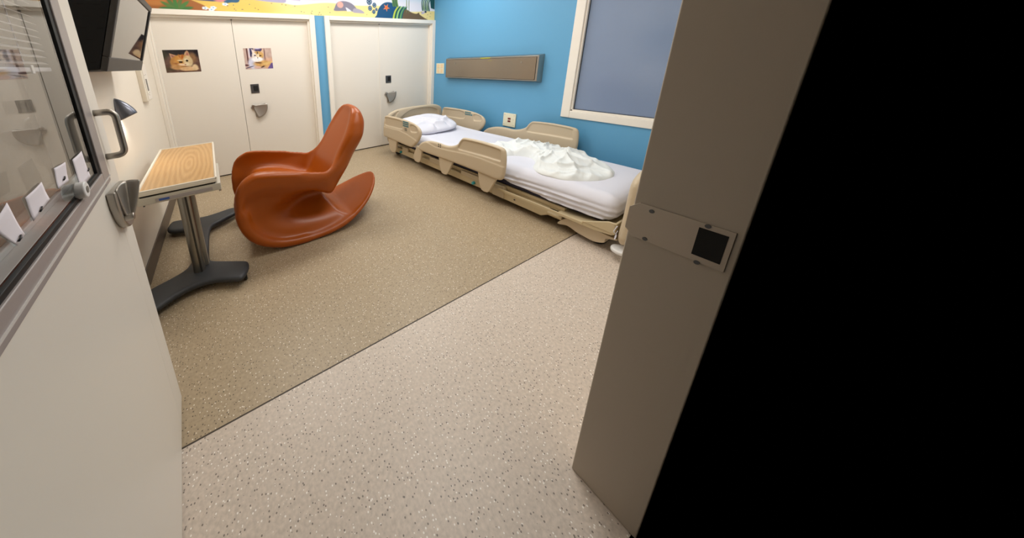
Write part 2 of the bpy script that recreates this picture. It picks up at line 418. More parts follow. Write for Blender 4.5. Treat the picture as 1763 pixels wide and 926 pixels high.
def mural_fn(X, Z, U, V):
    n1 = waves(8, 4, 30, 3)(X, Z*1.5)
    C = np.zeros(X.shape+(3,))+np.array((240, 220, 150.)); C += (n1*6)[..., None]*np.array((.6, 1, 1.6))
    C = lay(C, em(X, Z, .75, 1.82, .5, .2, .4), (224, 190, 92))
    hor = 1.925+.02*np.sin(X*3.1+.8)+.012*np.sin(X*7.7)+.03*sstep(X, .2, 1.2)*(1-sstep(X, 1.2, 1.5))
    sky = sstep(Z-hor, -.004, .012); C = lay(C, sky, (228, 226, 236))
    C = lay(C, sky*sstep(Z, 1.98, 2.2), (150, 206, 226))
    # left: brown hill, navy and coral shapes, palm leaf
    C = lay(C, pm(X, Z, curve_pts([(-.05, 1.79), (-.05, 2.0), (.15, 1.96), (.33, 1.93), (.46, 1.885), (.54, 1.85), (.56, 1.83), (.62, 1.81), (.74, 1.802), (.74, 1.79)], 4)), (160, 98, 48))
    C = lay(C, em(X, Z, .13, 1.88, .1, .05, .3), (196, 128, 66))
    C = lay(C, pm(X, Z, [(.44, 1.898), (.62, 1.893), (.70, 1.90), (.74, 2.05), (.46, 2.07)]), (70, 74, 112))
    C = lay(C, pm(X, Z, curve_pts([(.72, 1.90), (.80, 1.893), (.865, 1.9), (.88, 1.95), (.84, 2.08), (.72, 2.1)], 4, True)), (20, 84, 122))
    C = lay(C, em(X, Z, .69, 1.92, .06, .03, .3), (206, 132, 136))
    for k in range(7):
        a = math.radians(10+k*28); L = .10
        tip = (.30+L*1.3*math.cos(a), 1.79+L*math.sin(a)); q = (.30+.05*math.cos(a), 1.79+.1*math.sin(a)+.0)
        C = lay(C, em(X, Z, (tip[0]+.30)/2, (tip[1]+1.79)/2+.015, .075, .016, .2, a), (66+12*(k % 3), 118+8*(k % 2), 62))
    for k in range(4):
        C = lay(C, em(X, Z, .05+.045*k, 1.92+.01*k, .05, .012, .2, 1.1-.3*k), (96, 104, 58))
    for cx, cz in ((.545, 1.826), (.62, 1.834), (.60, 1.815), (.735, 1.872)):
        for k in range(5):
            a = k*1.2566; C = lay(C, em(X, Z, cx+.018*math.cos(a), cz+.009*math.sin(a), .013, .007, .3), (226, 234, 242))
        C = lay(C, em(X, Z, cx, cz, .008, .005, .3), (120, 170, 214))
    # lilac band of stones
    C = lay(C, pm(X, Z, curve_pts([(1.0, 1.94), (1.1, 1.925), (1.25, 1.918), (1.36, 1.925), (1.34, 1.99), (1.15, 2.02), (1.0, 1.99)], 4, True)), (168, 164, 196))
    C = lay(C, pm(X, Z, [(1.43, 1.952), (1.53, 1.948), (1.54, 1.99), (1.43, 1.99)]), (196, 190, 216))
    C = lay(C, pm(X, Z, curve_pts([(1.952, 1.863), (1.955, 1.90), (1.99, 1.955), (2.05, 1.977), (2.13, 1.975), (2.20, 1.95), (2.25, 1.905), (2.262, 1.865), (2.10, 1.868)], 5, True)), (128, 124, 142))
    C = lay(C, pm(X, Z, curve_pts([(2.20, 1.858), (2.215, 1.90), (2.27, 1.90), (2.33, 1.882), (2.362, 1.852), (2.28, 1.85)], 5, True)), (168, 162, 180))
    C = lay(C, em(X, Z, 2.03, 1.935, .042, .036, .15), (232, 168, 156))
    C = lay(C, pm(X, Z, [(2.10, 1.91), (2.12, 1.905), (2.165, 1.88), (2.185, 1.866), (2.12, 1.862)]), (232, 234, 240))
    # navy bubbles, navy rock and starfish
    for cx, cz, r in ((2.44, 1.995, .038), (2.515, 1.955, .029), (2.45, 1.915, .029), (2.545, 1.905, .019), (2.505, 1.875, .025)):
        C = lay(C, em(X, Z, cx, cz, r, r*1.05, .06), (14, 66, 104))
        for k in range(6):
            a = k*1.05+cx*9; C = lay(C, em(X, Z, cx+r*.55*math.cos(a), cz+r*.55*math.sin(a), r*.14, r*.14, .3), (206, 222, 232))
    C = lay(C, pm(X, Z, curve_pts([(2.545, 1.79), (2.55, 1.84), (2.575, 1.91), (2.63, 1.97), (2.70, 2.0), (2.79, 1.998), (2.85, 1.965), (2.90, 1.90), (2.95, 1.79)], 5, True)), (10, 74, 118))
    sx, sz = 2.70, 1.935; st = []
    for k in range(10):
        a = math.radians(90+36*k+8+180); r = .058 if k % 2 == 0 else .020; st.append((sx+r*math.cos(a), sz+r*math.sin(a)*.95))
    C = lay(C, pm(X, Z, st, .003), (226, 130, 82)); C = lay(C, em(X, Z, sx, sz, .018, .018, .3), (238, 104, 40))
    for k, c in enumerate(((186, 200, 74), (16, 80, 76), (150, 196, 120), (14, 70, 84), (96, 150, 96), (24, 84, 90))):
        xx = 2.80+.028*k
        band = pm(X, Z, curve_pts([(xx, 1.79), (xx+.008, 1.85), (xx+.035, 1.91), (xx+.085, 1.962), (xx+.10, 1.955), (xx+.062, 1.90), (xx+.04, 1.85), (xx+.032, 1.79)], 4, True), .003); C = lay(C, band, c)
    C = lay(C, pm(X, Z, curve_pts([(2.95, 1.79), (2.97, 1.86), (2.99, 1.91), (3.02, 1.93), (3.12, 1.89), (3.20, 1.878), (3.245, 1.895), (3.26, 1.87), (3.33, 1.835), (3.42, 1.80), (3.42, 1.79)], 5)), (104, 84, 60))
    for k in range(10):                                         # sea grass
        x0 = 2.80+.018*k if k < 5 else 3.30+.03*(k-5); z0_ = 1.96 if k < 5 else 1.93
        C = lay(C, pm(X, Z, curve_pts([(x0, z0_), (x0-.012, 2.03), (x0-.05+.012*k, 2.12), (x0-.03+.012*k, 2.12), (x0+.006, 2.03), (x0+.022, z0_)], 4, True), .003), ((90, 128, 60), (52, 92, 70))[k % 2])
    for x0 in (3.03, 3.07): C = lay(C, em(X, Z, x0, 1.99, .006, .11, .2), (120, 140, 84))
    C = lay(C, pm(X, Z, [(3.46, 1.965), (3.44, 2.1), (3.53, 2.1), (3.53, 1.95)]), (22, 78, 78))
    C = lay(C, em(X, Z, 3.32, 1.895, .035, .014, .2, .3), (186, 176, 200)); C = lay(C, em(X, Z, 3.365, 1.91, .018, .013, .2), (16, 40, 66))
    r = np.random.RandomState(5)
    for k in range(60):
        px_, pz_ = r.uniform(.75, 3.5), r.uniform(1.81, 1.91)
        if 1.95 < px_ < 2.36 or 2.52 < px_ < 3.25: continue
        C = lay(C, em(X, Z, px_, pz_, .006, .004, .4), ((120, 100, 70), (150, 120, 90), (70, 110, 110))[k % 3])
    return C
mural_m = attr_mat('printed mural', .45)
tag(painted('wall_mural', .0, XW-.002, 1.80, 2.34, 760, 116, -.002, mural_fn, mural_m), 'painted seabed mural strip with sand, rocks and a starfish above the closet doors', 'mural')
def fur(X, Z, s): return waves(14, 90, 260, s)(X, Z)
def kitten1(X, Z, U, V):
    C = np.zeros(X.shape+(3,))+np.array((104, 72, 60.))
    C = lay(C, 1-sstep(V, .12, .34), (34, 28, 32)); C = lay(C, em(U, V, .02, .2, .1, .2, .6), (60, 56, 40))
    C = lay(C, em(U, V, .95, .1, .2, .2, .6), (30, 22, 30)); C = lay(C, em(U, V, .1, .85, .2, .1, .6), (84, 64, 44))
    C = lay(C, em(U, V, .80, .35, .12, .22, .6), (150, 106, 66))
    C = lay(C, pm(U, V, [(.17, .14), (.40, .27), (.25, .55), (.2, .4)], .02), (206, 150, 110))
    C = lay(C, pm(U, V, [(.21, .21), (.35, .31), (.26, .46)], .02), (150, 88, 84))
    C = lay(C, pm(U, V, [(.57, .24), (.62, .1), (.68, .03), (.72, .08), (.745, .32), (.65, .4)], .02), (208, 160, 112))
    C = lay(C, pm(U, V, [(.63, .22), (.69, .1), (.715, .28)], .02), (176, 96, 84))
    C = lay(C, em(U, V, .40, .56, .25, .30, .12), (198, 132, 58)); C = lay(C, em(U, V, .50, .42, .22, .2, .2), (214, 142, 52))
    C = lay(C, em(U, V, .66, .52, .14, .26, .2), (214, 186, 134)); C = lay(C, em(U, V, .52, .30, .03, .1, .6, .2), (190, 96, 26))
    C = lay(C, em(U, V, .44, .28, .02, .09, .6, -.2), (180, 96, 30)); C = lay(C, em(U, V, .34, .62, .1, .03, .6, .3), (164, 92, 36))
    C = lay(C, em(U, V, .44, .47, .08, .03, .5), (238, 216, 170)); C = lay(C, em(U, V, .62, .42, .05, .03, .5), (238, 220, 180))
    C = lay(C, em(U, V, .45, .545, .055, .036, .2, .1), (34, 18, 12)); C = lay(C, em(U, V, .635, .485, .035, .045, .2), (34, 22, 12))
    C = lay(C, em(U, V, .50, .66, .14, .05, .5, .15), (236, 200, 160)); C = lay(C, em(U, V, .63, .64, .06, .08, .5), (232, 212, 170))
    C = lay(C, em(U, V, .57, .66, .025, .02, .4), (170, 90, 76)); C = lay(C, em(U, V, .55, .74, .12, .012, .5), (130, 76, 44))
    C = lay(C, em(U, V, .30, .78, .16, .10, .4, .25), (206, 148, 84)); C = lay(C, em(U, V, .66, .86, .27, .10, .15), (222, 176, 122))
    C = lay(C, em(U, V, .84, .80, .09, .14, .3), (226, 192, 142)); C = lay(C, em(U, V, .60, .97, .3, .025, .5), (96, 58, 40))
    g_ = C.mean(-1, keepdims=True); C = g_+(C-g_)*.8
    return C + (fur(X, Z, 1)*8)[..., None]
def kitten2(X, Z, U, V):
    C = np.zeros(X.shape+(3,))+np.array((196, 170, 160.))
    C = lay(C, sstep(U, .72, .74)*sstep(V, .35, .6), (214, 168, 140)); C = lay(C, (np.abs(U-.12) < .025).astype(float)*(V < .72), (92, 50, 52))
    C = lay(C, sstep(U, .21, .23)*(1-sstep(U, .33, .36))*(1-sstep(V, .38, .42)), (46, 40, 84)); C = lay(C, em(U, V, .19, .2, .025, .3, .3), (214, 206, 220))
    C = lay(C, em(U, V, .55, .09, .15, .08, .3), (70, 56, 100)); C = lay(C, em(U, V, .5, .02, .1, .03, .5), (196, 190, 220))
    C = lay(C, em(U, V, .735, .3, .018, .3, .3), (110, 70, 70))
    C = lay(C, em(U, V, .30, .72, .19, .28, .2), (206, 206, 224)); C = lay(C, em(U, V, .62, .75, .3, .17, .3), (206, 160, 96))
    C = lay(C, em(U, V, .80, .73, .2, .06, .4, -.3), (222, 186, 120))
    C = lay(C, pm(U, V, [(.27, .02), (.33, .06), (.43, .2), (.32, .36)], .02), (232, 214, 206)); C = lay(C, pm(U, V, [(.69, .02), (.72, .1), (.71, .34), (.58, .2)], .02), (226, 194, 164))
    C = lay(C, em(U, V, .51, .33, .19, .19, .15), (208, 166, 100)); C = lay(C, em(U, V, .36, .36, .09, .15, .3), (232, 222, 214))
    C = lay(C, em(U, V, .46, .53, .20, .12, .25), (244, 242, 244)); C = lay(C, em(U, V, .50, .33, .03, .1, .5), (244, 232, 210))
    C = lay(C, em(U, V, .49, .22, .02, .06, .5), (96, 74, 60)); C = lay(C, em(U, V, .39, .345, .035, .03, .3), (64, 40, 60)); C = lay(C, em(U, V, .58, .36, .04, .03, .3), (70, 44, 20))
    C = lay(C, em(U, V, .475, .46, .016, .03, .3), (96, 80, 74)); C = lay(C, em(U, V, .48, .70, .12, .03, .4, .1), (96, 60, 34))
    C = lay(C, em(U, V, .62, .90, .08, .03, .4, -.5), (66, 36, 34)); C = lay(C, em(U, V, .03, .8, .1, .04, .4), (90, 50, 60))
    C = lay(C, pm(U, V, [(.78, 1.02), (.95, .72), (1.02, .72), (1.02, 1.02)], .02), (104, 84, 146)); C = lay(C, em(U, V, .15, .9, .16, .02, .4, -.35), (60, 56, 92))
    C = lay(C, em(U, V, .42, .92, .12, .06, .4), (214, 176, 164))
    return C + (fur(X, Z, 2)*7)[..., None]
pm_ = attr_mat('glossy photo print', .3)
tag(painted('cat_poster', .101, .408, 1.207, 1.428, 150, 108, .0388, kitten1, pm_), 'glossy photo of an orange kitten resting on its paw, taped on the leftmost closet leaf', 'poster')
tag(painted('cat_poster', .847, 1.148, 1.208, 1.436, 150, 110, .0388, kitten2, pm_), 'pale photo of a tabby and white kitten above the steel thumb bolt', 'poster')

# ------------------------------------------------------------------ window on the blue wall
wn = empty('window_1', (XW, (wy0+wy1)/2, 0)); tag(wn, kind='structure')
def rel(o, e): o.location = tuple(-c for c in e.location); return o
m = MB(); a0, a1, b0, b1 = wy0-.05, -1.928, .645, 1.88; i0, i1, j0, j1 = wy0+.035, -2.005, .712, 1.80
m.box(XW-.014, XW+.03, i1, a1, b0, b1); m.box(XW-.014, XW+.03, a0, i0, b0, b1); m.box(XW-.014, XW+.03, i0, i1, b0, j0); m.box(XW-.014, XW+.03, i0, i1, j1, b1)
rel(m.build('window_frame', white_trim, wn, .004), wn)
m = MB(); g = .014
m.box(XW+.002, XW+.035, i1-g, i1, j0, j1); m.box(XW+.002, XW+.035, i0, i0+g, j0, j1); m.box(XW+.002, XW+.035, i0, i1, j0, j0+g); m.box(XW+.002, XW+.035, i0, i1, j1-g, j1)
rel(m.build('glazing_bead', white_trim, wn, .002), wn)
m = MB(); g2 = .018
m.box(XW+.022, XW+.04, i1-g2, i1-g, j0+g, j1-g); m.box(XW+.022, XW+.04, i0+g, i0+g2, j0+g, j1-g); m.box(XW+.022, XW+.04, i0, i1, j0+g, j0+g2)
rel(m.build('gasket', rubber, wn), wn)
frost = mat('blue grey frosted glass', (128, 146, 176), .16, spec=.6, var=.06, vscale=1.5)
rel(B('pane', frost, XW+.028, XW+.036, i0, i1, j0, j1, wn), wn)

# ------------------------------------------------------------------ entry door, seen open on the left
PHI = math.radians(5.3)
ed = empty('door_3', (.235, -2.422, 0), PHI); tag(ed, kind='structure')   # local -y runs to the hinge, +x faces the camera
DW, DH, T = .90, 1.82, .045
gy1, gy0, gz0, gz1 = -.179, -.79, 1.0, 1.70       # clear glass
fy1, fy0, fz0, fz1 = -.100, -.862, .953, 1.752      # aluminium surround
m = MB(); m.box(-T, 0, fy1, 0, .01, DH); m.box(-T, 0, -DW, fy0, .01, DH); m.box(-T, 0, fy0, fy1, .01, fz0); m.box(-T, 0, fy0, fy1, fz1, DH)
m.build('door_leaf', cream_door, ed, .0015)
m = MB(); s = .022
for x0, x1, k in ((-T-.003, .003, 0),):
    m.box(x0, x1, gy1+s, fy1, fz0, fz1); m.box(x0, x1, fy0, gy0-s, fz0, fz1); m.box(x0, x1, gy0-s, gy1+s, fz0, gz0-.0085); m.box(x0, x1, gy0-s, gy1+s, gz1+s, fz1)
m.build('window_surround', alu, ed, .002)
m = MB(); m.box(.0025, .0050, fy0+.012, fy1-.0, fz0+.0125, fz0+.0155); m.build('surround_seam', mat('pale seam', (214, 210, 206), .4), ed)
m = MB(); x0, x1 = -.010, -.0005
sb = .009; m.box(x0, x1, gy1, gy1+s+.004, gz0-sb, gz1+s); m.box(x0, x1, gy0-s, gy0, gz0-sb, gz1+s); m.box(x0, x1, gy0, gy1, gz0-sb, gz0); m.box(x0, x1, gy0, gy1, gz1, gz1+s)
m.build('gasket', rubber, ed, .001)
m = MB(); x0, x1 = -T, -.010; cs_ = .022
m.box(x0, x1, gy1, gy1+cs_, gz0-cs_, gz1+cs_); m.box(x0, x1, gy0-cs_, gy0, gz0-cs_, gz1+cs_); m.box(x0, x1, gy0, gy1, gz0-cs_, gz0); m.box(x0, x1, gy0, gy1, gz1, gz1+cs_)
m.build('glazing_channel', mat('pale grey bead', (214, 216, 214), .4), ed, .001)
B('glass_pane', door_glass, -.008, -.004, gy0, gy1, gz0, gz1, ed)
B('glass_pane', back_glass, -.042, -.040, gy0, gy1, gz0, gz1, ed)
B('lower_bead', mat('pale grey bead', (188, 190, 190), .4), -T+.006, -.030, gy0, gy1-.002, gz0, gz0+.010, ed, .002)
# venetian blind between the panes
bl = B('blind', mat('blind rail', (206, 206, 212), .35, .2), -.036, -.020, gy0+.005, gy1-.008, 1.243, 1.252, ed, .002)
sl = MB().prism([(-.0062, .0030), (0, .0008), (.0062, -.0032), (.0062, -.0038), (0, .0002), (-.0062, .0024)], 'y', gy0+.006, gy1-.010)
slat_m = mat('blind slat', (190, 186, 182), .4)
s0 = None; z = 1.262
while z < gz1:
    if s0 is None: s0 = sl.build('slat', slat_m, bl, loc=(-.028, 0, z)); o = s0
    else: o = s0.copy(); col.objects.link(o); o.location = (-.028, 0, z)
    z += .0132
m = MB(); m.cyl((-.028, -.285, 1.25), (-.028, -.285, gz1), .0012, 6); m.cyl((-.028, -.65, 1.25), (-.028, -.65, gz1), .0012, 6); m.build('cord', linen, bl)
B('cord_clip', mat('white plastic', (230, 230, 230), .4), -.0375, -.018, -.291, -.280, 1.240, 1.256, bl, .001)
# blind control knob
kb = MB().cyl((-.004, -.328, 1.010), (.013, -.328, 1.010), .0170, 24).build('blind_knob', mat('white plastic', (230, 230, 230), .4), ed, .003)
MB().cyl((.012, -.328, 1.010), (.0140, -.328, 1.010), .007, 12).build('knob_slot', sock, kb)
# D pull
pts = fillet([(.0, -.068, 1.134), (.042, -.068, 1.134), (.042, -.068, 1.012), (.0, -.068, 1.012)], .020, 8)
pl = MB().tube(pts, .0085, 16).build('pull_handle', steel, ed, smooth=True)
# lever: same paddle as on the closets, turned on to this leaf
base_p = [(-.028, .925)]
for k in range(15):
    th = math.radians(10-96*k/14); R = .135-.022*(k/14)+.008*math.sin(math.pi*k/14); base_p.append((-.045-R*math.cos(th), .918+R*math.sin(th)))
base_p += [(-.045, .845), (-.040, .880)]
he = MB().prism(base_p, 'x', 0, .020).build('lever_handle', satin, ed, .005, seg=3)
A_, Bk, B_ = np.array((-.165, .020)), np.array((-.062, .014)), np.array((-.112, .062)); V = []; F = []; nt_, nq = 18, 16
cen = np.array((-.118, .034)); tip_ = np.array((-.145, .030))
for i in range(nt_+1):
    t = i/nt_; sc2 = (1-t)**.62*.97+.06; z = .942-.092*t
    for k in range(nq+1):
        q = k/nq; c2 = (1-q)**2*A_+2*q*(1-q)*Bk+q*q*B_
        p2 = cen*(1-t)+tip_*t+(c2-cen)*sc2
        V.append((max(p2[1], .018), p2[0], z+.006*(q-.5)*(1-t)*0))
for i in range(nt_):
    for k in range(nq):
        q = i*(nq+1)+k; F.append([q, q+1, q+nq+2, q+nq+1])
pd = mesh_obj('scoop', V, F, satin, he, True); sm_ = pd.modifiers.new('s', 'SOLIDIFY'); sm_.thickness = .004; sm_.offset = 0
MB().cyl((.018, -.150, .856), (.040, -.150, .856), .010, 20).build('pivot', steel, he, .003)
MB().cyl((.016, -.075, .900), (.034, -.075, .900), .020, 20).build('pivot', steel, he, .003)
m = MB()
for z in (.25, 1.0, 1.6): m.cyl((.006, -DW-.004, z-.05), (.006, -DW-.004, z+.05), .009, 12)
m.build('hinge', steel, ed)
# frame of the entry doorway
JX = 1.336
fr = empty('trim_2', (JX, -3.32, 0)); tag(fr, kind='structure')
m = MB(); m.box(JX, 1.39, -3.40, -3.245, 0, 1.83); m.box(.17, .225, -3.40, -3.245, 0, 1.83); m.box(.17, 1.39, -3.40, -3.245, 1.83, 1.885)
rel(m.build('door_frame', taupe, fr, .003), fr)
sp = rel(MB().prism([(-3.39, .832), (-3.39, .916), (-3.256, .916), (-3.240, .900), (-3.240, .848), (-3.256, .832)], 'x', JX-.0022, JX).build('strike_plate', mat('worn strike plate', (182, 170, 156), .34, .35, bump=.15, bscale=30, stretch=(1, 1, 6)), fr, .0006), fr)
for y, z in ((-3.277, .905), (-3.277, .834+.003), (-3.356, .831), (-3.356, .912)):
    MB().cyl((JX-.0032, y, z), (JX-.002, y, z), .0042, 16).build('screw', dark_metal, sp)
B('latch_slot', dark_hole, JX-.0026, JX-.0020, -3.383, -3.346, .845, .905, sp)

# ------------------------------------------------------------------ paper notes on the door glass
def note(pts_yz, label, h=-.0030, curl=.0010):
    """a paper quad standing just in front of the glass; points in the door's own (y, z)"""
    n = 8; P = [np.array(p) for p in pts_yz]; V = []; F = []
    for s_ in (0, 1):
        for i in range(n+1):
            for j in range(n+1):
                u, v_ = i/n, j/n
                q = P[0]*(1-u)*(1-v_)+P[1]*u*(1-v_)+P[2]*u*v_+P[3]*(1-u)*v_
                x = h+curl*math.sin(u*3)*(1-v_)+curl*.8*math.cos(5*v_)*.5+curl*.5 - s_*.0006
                V.append((x, q[0], q[1]))
    K = (n+1)**2
    for i in range(n):
        for j in range(n):
            a = i*(n+1)+j; F.append([a, a+1, a+n+2, a+n+1]); F.append([K+a, K+a+n+1, K+a+n+2, K+a+1])
    ed_ = [i*(n+1) for i in range(n+1)]+[n*(n+1)+j for j in range(1, n+1)]+[i*(n+1)+n for i in range(n-1, -1, -1)]+[j for j in range(n-1, 0, -1)]
    for k in range(len(ed_)):
        a, b = ed_[k], ed_[(k+1) % len(ed_)]; F.append([a, b, K+b, K+a])
    c = sum(P)/4
    root = mesh_obj('paper_note', [(x, y-c[0], z-c[1]) for x, y, z in V], F, paper_m, None, True)
    root.matrix_world = Matrix.Translation((.235, -2.422, 0)) @ Matrix.Rotation(PHI, 4, 'Z') @ Matrix.Translation((0, c[0], c[1]))
    tag(root, label, 'paper', 'paper notes on the door glass')
    return root, c
def clip(root, c, y, z, l=.010, rot=.4):
    d = (math.cos(rot)*l/2, math.sin(rot)*l/2)
    MB().tube([(-.0010, y-c[0]-d[0], z-c[1]-d[1]), (.0, y-c[0], z-c[1]), (-.0010, y-c[0]+d[0], z-c[1]+d[1])], .0013, 8).build('hair_clip', clip_m, root, smooth=True)
NOTE_SPECS = [
    ([(-.3009, 1.069), (-.2346, 1.071), (-.2255, 1.007), (-.2999, 1.005)], 'tallest white paper slip in the latch side corner of the door glass', (-.2320, 1.026)),
    ([(-.3932, 1.079), (-.3380, 1.075), (-.3490, 1.040), (-.4023, 1.043)], 'small white paper slip with a black clip just above the round knob', (-.3700, 1.052)),
    ([(-.5107, 1.071), (-.4515, 1.074), (-.4435, 1.041), (-.5107, 1.034)], 'square white paper slip on the glass, just hinge side of the round knob', (-.4847, 1.041)),
    ([(-.6001, 1.071), (-.5539, 1.082), (-.5429, 1.030), (-.5660, 1.026)], 'tilted white paper slip with a pointed bottom, second from the hinge side of the glass', (-.5600, 1.033)),
    ([(-.6700, 1.062), (-.6172, 1.053), (-.6222, 1.023), (-.6600, 1.018)], 'white paper slip cut by the left edge of the photo, low on the door glass', (-.6322, 1.028))]
for P_, lab, (cy2, cz2) in NOTE_SPECS:
    r_, c_ = note(P_, lab); clip(r_, c_, cy2, cz2, .010, .4)

# ------------------------------------------------------------------ television in its wall housing
tv = empty('television', (.0, -1.636, 1.2385)); tag(tv, 'black wall mounted television in a vented housing, tilted down', 'television')
tv.rotation_euler = (0, 0, .028)
ti = .325; cx_, cz_ = .2175, 1.432-1.2385; ux, uz = math.sin(ti), math.cos(ti); nx, nz = math.cos(ti), -math.sin(ti)
def tp(t, o): return (cx_+ux*t+nx*o, cz_+uz*t+nz*o)
lo, hi, hw = -.204, .176, .355
hb = .002
MB().prism([(hb+.014, .002), tp(lo, -.022), tp(hi, -.022), (hb+.014, tp(hi, 0)[1])], 'y', -hw, hw).build('housing', black, tv, .008)
m = MB(); w2, h2 = .325, .146
def bar(t0, t1, y0, y1): m.prism([tp(t0, -.022), tp(t0, .0), tp(t1, .0), tp(t1, -.022)], 'y', y0, y1)
bar(lo, -h2, -hw, hw); bar(h2, hi, -hw, hw); bar(-h2, h2, -hw, -w2); bar(-h2, h2, w2, hw)
m.build('bezel', bezel_m, tv, .004)
scr = mat('television screen', linc=(.012, .012, .014), rough=.02, spec=.75, coat=.6)
MB().prism([tp(-h2, -.016), tp(-h2, -.006), tp(h2, -.006), tp(h2, -.016)], 'y', -w2, w2).build('screen', scr, tv)
vm = mat('vent slot black', (4, 4, 4), .9)
for r_ in range(8):
    for c_ in range(3):
        xx = .05+c_*.048+r_*.004+(.0 if r_ % 2 else .012); zz = .035+r_*.042
        if xx < tp(0, -.03)[0]+(zz-cz_)*math.tan(ti)-.018:
            B('vent_slot', vm, xx, xx+.018, -hw-.0012, -hw+.002, zz, zz+.004, tv)
B('wall_bracket', black, 0, .018, -.12, .12, .08, .30, tv)

# ------------------------------------------------------------------ wedge wall lamp
lp = empty('wall_lamp', (0, -1.367, .957)); tag(lp, 'grey metal wedge shaped reading lamp lit on the cream wall above the table', 'wall lamp')
V = []; F = []; n = 16; L_ = 14
for i in range(L_+1):
    t = i/L_; z = .132*t; p = .087*(1-t**1.5)**.8+.004; q = .042*(1-t**1.7)**.6+.006
    for j in range(n+1):
        a = math.pi*(j/n)-math.pi/2
        zz = z + (.040*(1-t)*math.cos(a))
        V.append((p*math.cos(a), q*math.sin(a), zz))
for i in range(L_):
    for j in range(n):
        a = i*(n+1)+j; F.append([a, a+1, a+n+2, a+n+1])
o = mesh_obj('lamp_shade', V, F, mat('grey metallic enamel', (118, 120, 130), .32, .75), lp, True)
s_ = o.modifiers.new('s', 'SOLIDIFY'); s_.thickness = .0025; s_.offset = -1
V = [(0, 0, .012)]+[(.074*math.cos(math.pi*(j/n)-math.pi/2), .036*math.sin(math.pi*(j/n)-math.pi/2), .010+.036*math.cos(math.pi*(j/n)-math.pi/2)) for j in range(n+1)]
mesh_obj('lamp_lens', V, [[0, j+2, j+1] for j in range(n)], mat('lit lamp lens', (255, 250, 238), .4, emit=12), lp)
ll = bpy.data.lights.new('lamp_glow', 'SPOT'); ll.energy = 1.3; ll.spot_size = math.radians(120); ll.spot_blend = .8; ll.shadow_soft_size = .02; ll.color = (1, .95, .88)
lo_ = bpy.data.objects.new('lamp_glow', ll); col.objects.link(lo_); lo_.location = (.030, -1.367, .957+.004)

# ------------------------------------------------------------------ intercom
ic = empty('intercom_panel', (0, -.62, 1.0)); tag(ic, 'cream wall control panel with a grey slot, partly behind the television', 'control panel')
B('housing', plate_m if False else mat('cream plastic', (228, 220, 204), .4), 0, .032, -.095, .097, .0, .30, ic, .003)
B('face_plate', mat('pale plate', (238, 232, 222), .35), .032, .036, -.05, .09, .01, .29, ic, .001)
B('slot', sock, .0362, .038, -.02, .018, .078, .172, ic)
for y, z in ((-.03, .055), (.0, .045), (.02, .062), (-.02, .20), (.015, .205)): MB().cyl((.036, y, z), (.0375, y, z), .003, 8).build('screw', sock, ic)

# ------------------------------------------------------------------ steel headwall panel, switch, outlet
hp = empty('headwall_panel', (XW, -1.017, .98)); tag(hp, 'long brushed stainless steel headwall box on the blue wall above the bed', 'steel panel')
pz = lambda a: a-.98; py = lambda a: a+1.017
f0, f1, b0_, b1_ = (py(-1.681), py(-.346), pz(.982), pz(1.245)), None, None, None
V = []
for x, ya, yb, za, zb in ((0, py(-1.694), py(-.335), pz(.966), pz(1.255)), (-.068, py(-1.678), py(-.348), pz(.984), pz(1.243))):
    V += [(x, ya, za), (x, yb, za), (x, yb, zb), (x, ya, zb)]
mesh_obj('housing', V, [[0, 1, 2, 3], [4, 7, 6, 5], [0, 4, 5, 1], [1, 5, 6, 2], [2, 6, 7, 3], [3, 7, 4, 0]], steel, hp, bevel=.002)
dr = MB().box(-.0715, -.067, py(-1.655), py(-.358), pz(.999), pz(1.226)).build('cover_door', steel_sheet, hp, .0008)
m = MB(); m.box(-.0695, -.0675, py(-1.659), py(-.354), pz(.9955), pz(1.2295)); m.build('cover_gap', dark_hole, hp)
for y in (-.53, -1.495): MB().cyl((-.0745, py(y), pz(1.178)), (-.071, py(y), pz(1.178)), .009, 20).build('lock_screw', chrome, dr, .001)
B('yellow_label', yellow, -.0695, -.0681, py(-1.092), py(-.947), pz(1.230), pz(1.238), hp)
B('yellow_label', yellow, -.0722, -.0716, py(-1.12), py(-1.06), pz(1.20), pz(1.2015), hp)
sw = empty('light_switch', (XW, -.16, 1.106)); tag(sw, 'ivory four toggle switch plate beside the steel headwall box', 'switch')
B('wall_plate', plate_m, -.006, 0, -.082, .084, -.075, .076, sw, .002)
tg = mat('peach toggle', (240, 214, 172), .4)
for y in (-.036, .038):
    for z in (-.034, .036): B('rocker', tg, -.010, -.006, y-.024, y+.024, z-.028, z+.028, sw, .002)
ou = empty('power_outlet', (XW, -1.376, .517)); tag(ou, 'square ivory outlet plate with two red sockets between the far bed rails', 'outlet')
B('wall_plate', plate_m, -.014, 0, -.080, .080, -.078, .080, ou, .004)
for z in (-.013, .018):
    s1 = MB().prism([(-.020, z-.010), (.016, z-.012), (.018, z+.008), (-.018, z+.011)], 'x', -.0165, -.013).build('socket', red_m, ou, .002)
    B('pin_slot', dark_hole, -.0172, -.016, -.004, .004, z-.004, z+.004, s1)
for y, z in ((-.06, .06), (.06, .062), (-.06, -.055), (.062, -.055), (-.052, .01)): MB().cyl((-.0155, y, z), (-.0135, y, z), .003, 8).build('plate_screw', sock, ou)

